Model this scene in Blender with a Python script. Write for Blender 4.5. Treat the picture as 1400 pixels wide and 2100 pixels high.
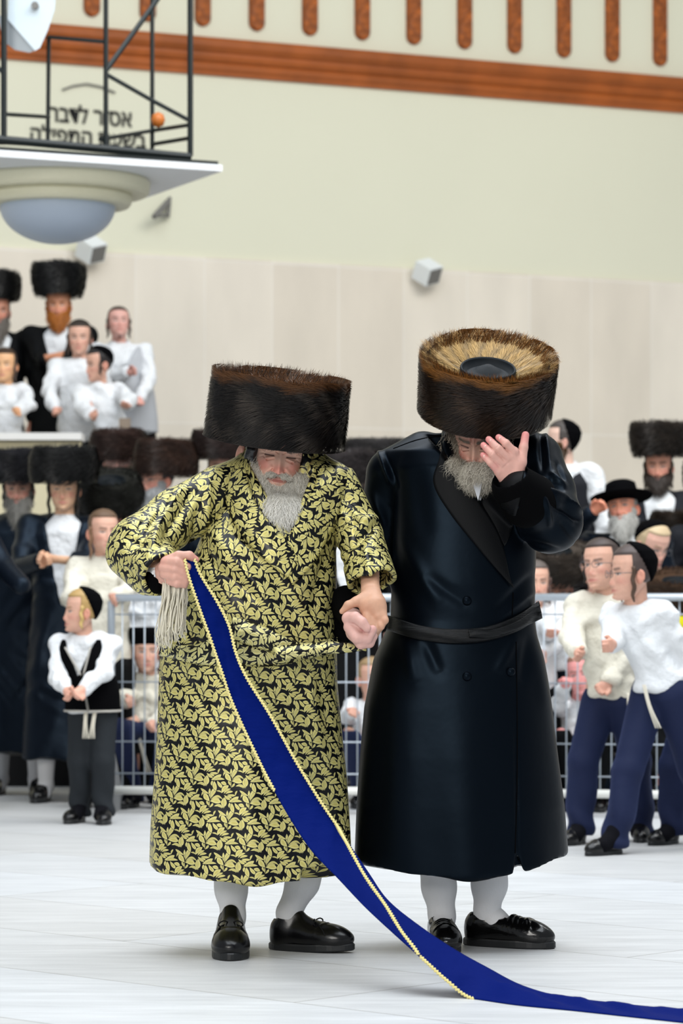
import bpy, math, random
import numpy as np
from mathutils import Vector
from mathutils.bvhtree import BVHTree

for o in list(bpy.data.objects):
    bpy.data.objects.remove(o)
SC = bpy.context.scene
COLL = SC.collection
rng = np.random.default_rng(7)
random.seed(7)

# ------------------------------------------------------------------ camera
F = 6210.0      # focal length in pixels of the 1400 x 2100 frame
HY = 1260.0     # horizon row; camera is 1 m above the floor, level
cam_d = bpy.data.cameras.new('camera')
cam = bpy.data.objects.new('camera', cam_d)
COLL.objects.link(cam)
cam.location = (0, 0, 1.0)
cam.rotation_euler = (math.pi / 2, 0, 0)
cam_d.sensor_fit = 'HORIZONTAL'
cam_d.sensor_width = 24.0
cam_d.lens = F * 24.0 / 1400.0
cam_d.shift_y = (HY - 1050.0) / 1400.0
cam_d.clip_end = 200
cam_d.dof.use_dof = True
cam_d.dof.focus_distance = 8.9
cam_d.dof.aperture_fstop = 4.8
SC.camera = cam

# ------------------------------------------------------------------ light
SC.view_settings.view_transform = 'Standard'
SC.view_settings.look = 'None'
SC.view_settings.gamma = 1.0
SC.view_settings.use_curve_mapping = False
SC.view_settings.exposure = 0.0
world = bpy.data.worlds.new('world')
SC.world = world
world.use_nodes = True
wn = world.node_tree.nodes
wn['Background'].inputs[0].default_value = (0.86, 0.93, 1.0, 1)
wn['Background'].inputs[1].default_value = 0.42

def area_light(name, loc, size, energy, col, target):
    d = bpy.data.lights.new(name, 'AREA')
    d.shape = 'RECTANGLE'
    d.size, d.size_y = size
    d.energy = energy
    d.color = col
    o = bpy.data.objects.new(name, d)
    COLL.objects.link(o)
    o.location = loc
    v = Vector(target) - Vector(loc)
    o.rotation_euler = v.to_track_quat('-Z', 'Y').to_euler()
    return o
area_light('skylight', (0.5, 10.0, 9.5), (9, 12), 1650, (0.90, 0.95, 1.0), (0.5, 10.0, 0))
area_light('fill_light', (-3.6, -2.6, 5.0), (6, 4), 800, (1.0, 0.97, 0.92), (0, 9.5, 1.0))  # added front fill from the camera side, not an actual window
area_light('fill_light', (5.5, 14.0, 8.5), (7, 4), 520, (1.0, 0.97, 0.90), (0.0, 24.0, 3.0))  # fill aimed at the back wall; no window stands here

# ------------------------------------------------------------------ helpers
def P(px, py, Y):
    return np.array([(px - 700.0) * Y / F, Y, 1.0 + (HY - py) * Y / F])

def lin(r, g, b):
    f = lambda c: c / 12.92 if c <= .04045 else ((c + .055) / 1.055) ** 2.4
    return (f(r / 255), f(g / 255), f(b / 255))

def mat(name, col=(.5, .5, .5), rough=.6, spec=.5, metal=0.0, sheen=0.0, attr=False, noise=None, bump=None,
        sheen_col=None, coat=0.0, sss=0.0, aniso=0.0, emit=None, tint=None):
    m = bpy.data.materials.new(name)
    m.use_nodes = True
    nt = m.node_tree
    b = nt.nodes['Principled BSDF']
    b.inputs['Base Color'].default_value = (*col, 1)
    b.inputs['Roughness'].default_value = rough
    b.inputs['Specular IOR Level'].default_value = spec
    b.inputs['Metallic'].default_value = metal
    if sheen:
        b.inputs['Sheen Weight'].default_value = sheen
        b.inputs['Sheen Roughness'].default_value = .4
        if sheen_col:
            b.inputs['Sheen Tint'].default_value = (*sheen_col, 1)
    if tint:
        b.inputs['Specular Tint'].default_value = (*tint, 1)
    if coat:
        b.inputs['Coat Weight'].default_value = coat
        b.inputs['Coat Roughness'].default_value = .15
    if sss:
        b.inputs['Subsurface Weight'].default_value = sss
        b.inputs['Subsurface Radius'].default_value = (.012, .005, .003)
        b.inputs['Subsurface Scale'].default_value = 1.0
    if aniso:
        b.inputs['Anisotropic'].default_value = aniso
    if emit:
        b.inputs['Emission Color'].default_value = (*emit[0], 1)
        b.inputs['Emission Strength'].default_value = emit[1]
    src = None
    if attr:
        a = nt.nodes.new('ShaderNodeAttribute')
        a.attribute_name = 'Col'
        src = a.outputs['Color']
    if noise:      # (scale, amount)
        tc = nt.nodes.new('ShaderNodeTexCoord')
        n = nt.nodes.new('ShaderNodeTexNoise')
        n.inputs['Scale'].default_value = noise[0]
        n.inputs['Detail'].default_value = 3
        nt.links.new(tc.outputs['Object'], n.inputs['Vector'])
        mr = nt.nodes.new('ShaderNodeMapRange')
        mr.inputs['From Min'].default_value = .3
        mr.inputs['From Max'].default_value = .7
        mr.inputs['To Min'].default_value = 1 - noise[1]
        mr.inputs['To Max'].default_value = 1 + noise[1]
        nt.links.new(n.outputs['Fac'], mr.inputs['Value'])
        vm = nt.nodes.new('ShaderNodeVectorMath')
        vm.operation = 'SCALE'
        if src:
            nt.links.new(src, vm.inputs[0])
        else:
            vm.inputs[0].default_value = col
        nt.links.new(mr.outputs[0], vm.inputs['Scale'])
        src = vm.outputs[0]
    if src:
        nt.links.new(src, b.inputs['Base Color'])
    if bump:       # (scale, strength, distance, stretch)
        tc = nt.nodes.new('ShaderNodeTexCoord')
        mp = nt.nodes.new('ShaderNodeMapping')
        st = bump[3] if len(bump) > 3 else (1, 1, 1)
        mp.inputs['Scale'].default_value = st
        n = nt.nodes.new('ShaderNodeTexNoise')
        n.inputs['Scale'].default_value = bump[0]
        n.inputs['Detail'].default_value = 4
        bp = nt.nodes.new('ShaderNodeBump')
        bp.inputs['Strength'].default_value = bump[1]
        bp.inputs['Distance'].default_value = bump[2]
        nt.links.new(tc.outputs['Object'], mp.inputs['Vector'])
        nt.links.new(mp.outputs[0], n.inputs['Vector'])
        nt.links.new(n.outputs['Fac'], bp.inputs['Height'])
        nt.links.new(bp.outputs[0], b.inputs['Normal'])
    return m

def root_loc(o):
    while o.parent:
        o = o.parent
    return np.array(o.location)

def mk(name, V, Fc, material, parent=None, loc=None, col=None, uv=None, smooth=True):
    """Fc: one (n,4)/(n,3) int array or a list of such arrays / lists of tuples. Vertices in world space."""
    V = np.asarray(V, dtype=np.float64)
    if isinstance(Fc, np.ndarray):
        Fc = [Fc]
    groups = []
    for g in Fc:
        if isinstance(g, np.ndarray):
            groups.append(g)
        else:
            groups.append(np.array([g]))
    if parent is not None:
        off = root_loc(parent)
    else:
        off = np.array(loc) if loc is not None else np.array([V[:, 0].mean(), V[:, 1].mean(), V[:, 2].min()])
    me = bpy.data.meshes.new(name)
    me.vertices.add(len(V))
    me.vertices.foreach_set('co', (V - off).astype(np.float32).ravel())
    nl = sum(g.size for g in groups)
    nf = sum(len(g) for g in groups)
    me.loops.add(nl)
    me.loops.foreach_set('vertex_index', np.concatenate([g.ravel() for g in groups]).astype(np.int32))
    me.polygons.add(nf)
    starts, tot = [], 0
    for g in groups:
        k = g.shape[1]
        starts.append(tot + np.arange(len(g)) * k)
        tot += g.size
    me.polygons.foreach_set('loop_start', np.concatenate(starts).astype(np.int32))
    me.polygons.foreach_set('use_smooth', np.full(nf, bool(smooth)))
    if uv is not None:
        lay = me.uv_layers.new(name='UVMap')
        lay.data.foreach_set('uv', np.asarray(uv, dtype=np.float32).ravel())
    me.update(calc_edges=True)
    me.validate()
    if col is not None:
        ca = me.color_attributes.new('Col', 'FLOAT_COLOR', 'POINT')
        c = np.ones((len(V), 4), dtype=np.float32)
        c[:, :3] = col
        ca.data.foreach_set('color', c.ravel())
    if material:
        me.materials.append(material)
    o = bpy.data.objects.new(name, me)
    COLL.objects.link(o)
    if parent is not None:
        o.parent = parent
    else:
        o.location = off
    return o

def tag(o, label=None, cat=None, group=None, kind=None):
    if label: o['label'] = label
    if cat: o['category'] = cat
    if group: o['group'] = group
    if kind: o['kind'] = kind
    return o

def empty(name, loc, label=None, cat=None, group=None):
    o = bpy.data.objects.new(name, None)
    COLL.objects.link(o)
    o.location = loc
    o.empty_display_size = .1
    return tag(o, label, cat, group)

class MB:
    """collects simple pieces into one mesh"""
    def __init__(s): s.v = []; s.f = []; s.n = 0
    def add(s, V, Fs):
        s.v.append(np.asarray(V, float))
        for f in Fs:
            s.f.append(tuple(int(i) + s.n for i in f))
        s.n += len(V)
        return s
    def box(s, c, d, R=None):
        c = np.array(c, float); d = np.array(d, float) / 2
        V = np.array([[x, y, z] for x in (-1, 1) for y in (-1, 1) for z in (-1, 1)]) * d
        if R is not None: V = V @ R.T
        return s.add(V + c, [(0, 1, 3, 2), (4, 6, 7, 5), (0, 4, 5, 1), (2, 3, 7, 6), (0, 2, 6, 4), (1, 5, 7, 3)])
    def tube(s, pts, r, n=10, caps=True):
        pts = [np.array(p, float) for p in pts]
        K = len(pts)
        rs = r if hasattr(r, '__len__') else [r] * K
        up = None; V = []; 
        for i in range(K):
            t = pts[min(i + 1, K - 1)] - pts[max(i - 1, 0)]
            t = t / (np.linalg.norm(t) + 1e-9)
            if up is None:
                up = np.array([0, 0, 1.]) if abs(t[2]) < .9 else np.array([1., 0, 0])
            a = np.cross(t, up); a /= np.linalg.norm(a) + 1e-9
            b = np.cross(a, t); up = b
            for k in range(n):
                an = 2 * math.pi * k / n
                V.append(pts[i] + rs[i] * (math.cos(an) * a + math.sin(an) * b))
        Fs = []
        for i in range(K - 1):
            for k in range(n):
                k2 = (k + 1) % n
                Fs.append((i * n + k, i * n + k2, (i + 1) * n + k2, (i + 1) * n + k))
        if caps:
            Fs.append(tuple(range(n))[::-1]); Fs.append(tuple((K - 1) * n + k for k in range(n)))
        return s.add(V, Fs)
    def lathe(s, prof, c=(0, 0, 0), n=48, R=None, sx=1, sy=1):
        V = []; 
        for r, z in prof:
            for k in range(n):
                a = 2 * math.pi * k / n
                V.append([r * math.cos(a) * sx, r * math.sin(a) * sy, z])
        V = np.array(V)
        if R is not None: V = V @ np.array(R).T
        V = V + np.array(c, float)
        Fs = []
        for i in range(len(prof) - 1):
            for k in range(n):
                k2 = (k + 1) % n
                Fs.append((i * n + k, i * n + k2, (i + 1) * n + k2, (i + 1) * n + k))
        return s.add(V, Fs)
    def build(s, name, m, parent=None, loc=None, smooth=False, col=None):
        V = np.concatenate(s.v)
        by = {}
        for f in s.f: by.setdefault(len(f), []).append(f)
        return mk(name, V, [np.array(g) for g in by.values()], m, parent, loc, smooth=smooth, col=col)

def rot(yaw=0, pitch=0, roll=0):
    """yaw>0 turns the front (-y) to image right, pitch>0 nods the front down, roll>0 tips the head to image right"""
    y, p, r = map(math.radians, (yaw, pitch, roll))
    Rz = np.array([[math.cos(y), -math.sin(y), 0], [math.sin(y), math.cos(y), 0], [0, 0, 1]])
    Rx = np.array([[1, 0, 0], [0, math.cos(p), -math.sin(p)], [0, math.sin(p), math.cos(p)]])
    Ry = np.array([[math.cos(r), 0, math.sin(r)], [0, 1, 0], [-math.sin(r), 0, math.cos(r)]])
    return Rz @ Ry @ Rx

# ------------------------------------------------------------------ signed distance sculpting
class SDF:
    def __init__(s, lo, hi, h):
        s.lo = np.array(lo, float); s.h = h
        n = np.ceil((np.array(hi, float) - s.lo) / h).astype(int) + 1
        s.ax = [s.lo[i] + np.arange(n[i]) * h for i in range(3)]
        s.D = np.full(tuple(n), 9.0, dtype=np.float32)
    def sl(s, lo, hi):
        r = []
        for i in range(3):
            a = int(np.floor((lo[i] - s.lo[i]) / s.h)); b = int(np.ceil((hi[i] - s.lo[i]) / s.h)) + 1
            r.append(slice(max(a, 0), min(max(b, 0), len(s.ax[i]))))
        return tuple(r)
    def grid(s, sl):
        return (s.ax[0][sl[0]][:, None, None].astype(np.float32), s.ax[1][sl[1]][None, :, None].astype(np.float32),
                s.ax[2][sl[2]][None, None, :].astype(np.float32))
    def mix(s, sl, d, k, sub=False):
        A = s.D[sl]
        if A.size == 0: return
        d = np.broadcast_to(d, A.shape)
        if sub:
            s.D[sl] = np.maximum(A, -d)
        elif k <= 0:
            s.D[sl] = np.minimum(A, d)
        else:
            h = np.clip(.5 + .5 * (A - d) / k, 0, 1)
            s.D[sl] = A * (1 - h) + d * h - k * h * (1 - h)
    def cone(s, a, b, ra, rb, k=.02, sub=False, flat=None):
        a = np.array(a, float); b = np.array(b, float)
        m = max(ra, rb) + k + 3 * s.h
        sl = s.sl(np.minimum(a, b) - m, np.maximum(a, b) + m)
        X, Y, Z = s.grid(sl)
        ba = b - a; L2 = max(float(ba @ ba), 1e-9)
        t = np.clip(((X - a[0]) * ba[0] + (Y - a[1]) * ba[1] + (Z - a[2]) * ba[2]) / L2, 0, 1)
        dx, dy, dz = X - a[0] - t * ba[0], Y - a[1] - t * ba[1], Z - a[2] - t * ba[2]
        if flat is not None:   # (axis, factor): thickness along axis is factor * r
            ax, fc = np.array(flat[0], float), flat[1]
            ax = ax / np.linalg.norm(ax)
            w = dx * ax[0] + dy * ax[1] + dz * ax[2]
            q = (1 / fc - 1) * w
            dx, dy, dz = dx + q * ax[0], dy + q * ax[1], dz + q * ax[2]
            d = (np.sqrt(dx * dx + dy * dy + dz * dz) - (ra + t * (rb - ra))) * (.5 + .5 * fc)
        else:
            d = np.sqrt(dx * dx + dy * dy + dz * dz) - (ra + t * (rb - ra))
        s.mix(sl, d, k, sub)
        return s
    def chain(s, pts, rs, k=.02, **kw):
        for i in range(len(pts) - 1):
            s.cone(pts[i], pts[i + 1], rs[i], rs[i + 1], k, **kw)
        return s
    def ell(s, c, r, R=None, k=.02, sub=False):
        c = np.array(c, float); r = np.array(r, float)
        m = r.max() + k + 3 * s.h
        sl = s.sl(c - m, c + m)
        X, Y, Z = s.grid(sl)
        X, Y, Z = X - c[0], Y - c[1], Z - c[2]
        if R is not None:
            X, Y, Z = (R[0][0] * X + R[1][0] * Y + R[2][0] * Z, R[0][1] * X + R[1][1] * Y + R[2][1] * Z, R[0][2] * X + R[1][2] * Y + R[2][2] * Z)
        k0 = np.sqrt((X / r[0]) ** 2 + (Y / r[1]) ** 2 + (Z / r[2]) ** 2)
        k1 = np.sqrt((X / r[0] ** 2) ** 2 + (Y / r[1] ** 2) ** 2 + (Z / r[2] ** 2) ** 2) + 1e-6
        s.mix(sl, k0 * (k0 - 1) / k1, k, sub)
        return s
    def loft(s, tab, k=.02, n=2.0, sub=False, cap=True):
        """rows (z, cx, cy, rx, ry)"""
        T = np.array(sorted(tab), float)
        rx = T[:, 3].max() + .1; ry = T[:, 4].max() + .1
        lo = [T[:, 1].min() - rx, T[:, 2].min() - ry, T[0, 0] - .05]; hi = [T[:, 1].max() + rx, T[:, 2].max() + ry, T[-1, 0] + .05]
        sl = s.sl(lo, hi)
        X, Y, Z = s.grid(sl)
        z = Z.ravel()
        g = [np.interp(z, T[:, 0], T[:, i])[None, None, :].astype(np.float32) for i in range(1, 5)]
        q = (np.abs((X - g[0]) / g[2]) ** n + np.abs((Y - g[1]) / g[3]) ** n) ** (1 / n)
        d = (q - 1) * np.minimum(g[2], g[3])
        if cap:
            d = np.maximum(d, np.maximum(Z - T[-1, 0], T[0, 0] - Z))
        s.mix(sl, d, k, sub)
        return s
    def fn(s, f, lo, hi, sub=True, k=0):
        sl = s.sl(lo, hi)
        X, Y, Z = s.grid(sl)
        s.mix(sl, f(X, Y, Z).astype(np.float32), k, sub)
        return s
    def mesh(s):
        D = s.D
        D = D.copy()
        D[0], D[-1] = 9, 9; D[:, 0], D[:, -1] = 9, 9; D[:, :, 0], D[:, :, -1] = 9, 9
        S = D < 0
        c = sum(S[i:S.shape[0] - 1 + i, j:S.shape[1] - 1 + j, k:S.shape[2] - 1 + k].astype(np.int8) for i in (0, 1) for j in (0, 1) for k in (0, 1))
        I = np.argwhere((c > 0) & (c < 8))
        idx = np.full(c.shape, -1, dtype=np.int64)
        idx[I[:, 0], I[:, 1], I[:, 2]] = np.arange(len(I))
        acc = np.zeros((len(I), 3)); cnt = np.zeros(len(I))
        corners = [(i, j, k) for i in (0, 1) for j in (0, 1) for k in (0, 1)]
        for a in corners:
            for ax in range(3):
                if a[ax] == 1: continue
                b = list(a); b[ax] = 1
                da = D[I[:, 0] + a[0], I[:, 1] + a[1], I[:, 2] + a[2]].astype(float)
                db = D[I[:, 0] + b[0], I[:, 1] + b[1], I[:, 2] + b[2]].astype(float)
                m = (da < 0) != (db < 0)
                t = np.where(m, da / np.where(m, da - db, 1), 0)
                p = np.array(a)[None, :] + np.zeros((len(I), 3))
                p[:, ax] = t
                acc[m] += p[m]; cnt[m] += 1
        V = (I + acc / cnt[:, None]) * s.h + s.lo
        Fs = []
        for ax in range(3):
            sA = [slice(None)] * 3; sB = [slice(None)] * 3
            sA[ax] = slice(0, -1); sB[ax] = slice(1, None)
            A, B = S[tuple(sA)], S[tuple(sB)]
            E = np.argwhere(A != B)
            u, v = (ax + 1) % 3, (ax + 2) % 3
            ok = (E[:, u] > 0) & (E[:, v] > 0) & (E[:, u] < c.shape[u]) & (E[:, v] < c.shape[v])
            E = E[ok]
            q = []
            for (du, dv) in ((-1, -1), (0, -1), (0, 0), (-1, 0)):
                e = E.copy(); e[:, u] += du; e[:, v] += dv
                q.append(idx[e[:, 0], e[:, 1], e[:, 2]])
            q = np.stack(q, 1)
            flip = ~A[E[:, 0], E[:, 1], E[:, 2]]
            q[flip] = q[flip][:, ::-1]
            Fs.append(q)
        Fs = np.concatenate(Fs)
        Fs = Fs[(Fs >= 0).all(1)]
        return V, Fs

def vnormals(V, Fq):
    N = np.zeros_like(V)
    n = np.cross(V[Fq[:, 2]] - V[Fq[:, 0]], V[Fq[:, -1]] - V[Fq[:, 1]])
    for i in range(Fq.shape[1]):
        for ax in range(3):
            N[:, ax] += np.bincount(Fq[:, i], n[:, ax], len(V))
    return N / (np.linalg.norm(N, axis=1, keepdims=True) + 1e-12)

def relax(V, Fq, it=2, lam=.5):
    e = np.concatenate([Fq[:, [i, (i + 1) % Fq.shape[1]]] for i in range(Fq.shape[1])])
    a = np.concatenate([e[:, 0], e[:, 1]]); b = np.concatenate([e[:, 1], e[:, 0]])
    cnt = np.bincount(a, minlength=len(V))[:, None] + 1e-9
    for _ in range(it):
        S_ = np.stack([np.bincount(a, V[b, ax], len(V)) for ax in range(3)], 1) / cnt
        V = V + lam * (S_ - V)
    return V

def join(parts):
    Vs, Fs, n = [], [], 0
    for V, Fq in parts:
        Vs.append(V); Fs.append(Fq + n); n += len(V)
    return np.concatenate(Vs), Fs

def bvh(V, Fq):
    return BVHTree.FromPolygons([tuple(v) for v in V], [tuple(int(i) for i in f) for f in Fq])

def hit(tree, px, py, off=0.0, fallback=None):
    o = Vector((0, 0, 1.0)); d = Vector(P(px, py, 1.0)) - o
    d.normalize()
    r = tree.ray_cast(o, d)
    if r[0] is None:
        return None if fallback is None else P(px, py, fallback)
    return np.array(r[0]) - np.array(d) * off

def resample(pts, n):
    pts = np.array(pts, float)
    # Catmull-Rom through the points, even in arc length
    if len(pts) > 2:
        q = np.vstack([2 * pts[0] - pts[1], pts, 2 * pts[-1] - pts[-2]])
        out = []
        for i in range(1, len(q) - 2):
            for t in np.linspace(0, 1, 12, endpoint=False):
                a, b, c, d = q[i - 1], q[i], q[i + 1], q[i + 2]
                out.append(.5 * ((2 * b) + (-a + c) * t + (2 * a - 5 * b + 4 * c - d) * t * t + (-a + 3 * b - 3 * c + d) * t ** 3))
        out.append(q[-2]); pts = np.array(out)
    s = np.concatenate([[0], np.cumsum(np.linalg.norm(np.diff(pts, axis=0), axis=1))])
    u = np.linspace(0, s[-1], n)
    return np.stack([np.interp(u, s, pts[:, i]) for i in range(pts.shape[1])], 1)

def sheet(name, G, thick, m, parent=None, col=None, uvscale=None, label=None, uvo=(0, 0), loc=None):
    """G (n,m,3) grid facing the camera -> solid cloth of given thickness"""
    n, mm = G.shape[:2]
    du = np.gradient(G, axis=0); dv = np.gradient(G, axis=1)
    N = np.cross(du, dv); N /= np.linalg.norm(N, axis=2, keepdims=True) + 1e-12
    if N[..., 1].mean() > 0: N = -N
    B = G - N * thick
    V = np.concatenate([G.reshape(-1, 3), B.reshape(-1, 3)])
    k = n * mm
    ii, jj = np.meshgrid(np.arange(n - 1), np.arange(mm - 1), indexing='ij')
    a = (ii * mm + jj).ravel()
    Fq = [np.stack([a, a + 1, a + mm + 1, a + mm], 1), np.stack([a + k, a + mm + k, a + mm + 1 + k, a + 1 + k], 1)]
    border = [(i * mm, (i + 1) * mm) for i in range(n - 1)] + [((n - 1) * mm + j, (n - 1) * mm + j + 1) for j in range(mm - 1)] + \
        [((i + 1) * mm + mm - 1, i * mm + mm - 1) for i in range(n - 1)] + [(j + 1, j) for j in range(mm - 1)]
    Fq.append(np.array([(x, y, y + k, x + k) for x, y in border]))
    uv = None
    Fa = np.concatenate(Fq)
    if uvscale is not None:
        s1 = np.concatenate([[0], np.cumsum(np.linalg.norm(np.diff(G[:, mm // 2], axis=0), axis=1))])
        w = np.concatenate([np.zeros((n, 1)), np.cumsum(np.linalg.norm(np.diff(G, axis=1), axis=2), axis=1)], 1)
        U = np.stack([w + uvo[0], np.repeat(s1[:, None], mm, 1) + uvo[1]], 2).reshape(-1, 2)
        U = np.concatenate([U, U])
        uv = U[Fa.ravel()] * uvscale
    o = mk(name, V, Fa, m, parent, uv=uv, col=col, loc=loc)
    if label: o['label'] = label
    return o

def strip(name, tree, e1, e2, thick, off, m, parent, n=60, mm=12, fallback=8.8, uvscale=None, label=None, puff=0.0, uvo=(0, 0), wob=0.0):
    A = resample(e1, n); B = resample(e2, n)
    G = np.zeros((n, mm, 3)); ok = np.zeros((n, mm), bool)
    for i in range(n):
        for j in range(mm):
            t = j / (mm - 1)
            p = A[i] * (1 - t) + B[i] * t
            h = hit(tree, p[0], p[1], off)
            if h is not None:
                G[i, j] = h; ok[i, j] = True
            else:
                G[i, j] = P(p[0], p[1], fallback)
    if ok.any() and not ok.all():
        ym = G[..., 1]
        for i, j in np.argwhere(~ok):
            dd = (np.argwhere(ok) - [i, j]); q = np.argmin((dd ** 2).sum(1))
            qi = np.argwhere(ok)[q]
            y = ym[qi[0], qi[1]]
            t = j / (mm - 1); p = A[i] * (1 - t) + B[i] * t
            G[i, j] = P(p[0], p[1], y)
    Yd = G[..., 1].copy()
    for _ in range(6):
        Yp = np.pad(Yd, 1, mode='edge')
        Yd = np.minimum(Yd, (Yp[:-2, 1:-1] + Yp[2:, 1:-1] + Yp[1:-1, :-2] + Yp[1:-1, 2:]) / 4)
    dY = Yd - G[..., 1]
    G[..., 1] += dY
    if puff or wob:
        t = np.linspace(0, 1, mm)[None, :]
        s_ = np.linspace(0, 1, n)[:, None]
        G[..., 1] -= puff * np.sin(np.pi * t) ** .7 + wob * np.sin(9 * t + 5 * s_ + 3 * np.sin(7 * s_)) 
    return sheet(name, G, thick, m, parent, uvscale=uvscale, label=label, uvo=uvo)

def ribbons(name, paths, nrm, w0, w1, c0, c1, m, parent, loc=None):
    """paths (N,K,3) hair ribbons"""
    paths = np.asarray(paths, float)
    N, K = paths.shape[:2]
    T = np.gradient(paths, axis=1)
    side = np.cross(T, np.broadcast_to(nrm[:, None, :], T.shape))
    side /= np.linalg.norm(side, axis=2, keepdims=True) + 1e-9
    t = np.linspace(0, 1, K)
    w = (w0 * (1 - t) + w1 * t) * np.where(t > .99, .15, 1)
    w = w[None, :, None] * .5
    V = np.stack([paths - side * w, paths + side * w], 2)
    C = c0[:, None, :] * (1 - t)[None, :, None] + c1[:, None, :] * t[None, :, None]
    C = np.repeat(C[:, :, None, :], 2, 2).reshape(-1, 3)
    base = (np.arange(N) * K * 2)[:, None] + (np.arange(K - 1) * 2)[None, :]
    b = base.ravel()
    Fq = np.stack([b, b + 1, b + 3, b + 2], 1)
    return mk(name, V.reshape(-1, 3), Fq, m, parent, col=C, loc=loc)

def sample_tris(V, Fq, n, r):
    a, b, c = V[Fq[:, 0]], V[Fq[:, 1]], V[Fq[:, 2]]
    d = V[Fq[:, 3]]
    ar = np.linalg.norm(np.cross(c - a, d - b), axis=1)
    f = r.choice(len(Fq), n, p=ar / ar.sum())
    u, v = r.random((n, 1)), r.random((n, 1))
    return (a[f] * (1 - u) + b[f] * u) * (1 - v) + (d[f] * (1 - u) + c[f] * u) * v, f

def crease(V, N, lines, axis_front=True):
    """lines: (px0,py0,px1,py1,width_m,amp_m) in photo rows at the cloth's own depth; pushes along the normal"""
    out = V.copy()
    px = V[:, 0] / V[:, 1] * F + 700; py = HY - (V[:, 2] - 1) / V[:, 1] * F
    for (x0, y0, x1, y1, w, a) in lines:
        dx, dy = x1 - x0, y1 - y0; L2 = dx * dx + dy * dy
        t = ((px - x0) * dx + (py - y0) * dy) / L2
        tc = np.clip(t, 0, 1)
        d = np.hypot(px - x0 - tc * dx, py - y0 - tc * dy) / 690.0
        g = np.exp(-(d / w) ** 2) * (.25 + .75 * np.sin(np.pi * np.clip(tc, .0, 1)) ** .6)
        m = N[:, 1] < .25 if axis_front else np.ones(len(V), bool)
        out[m] += (N * (a * g)[:, None])[m]
    return out

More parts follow.
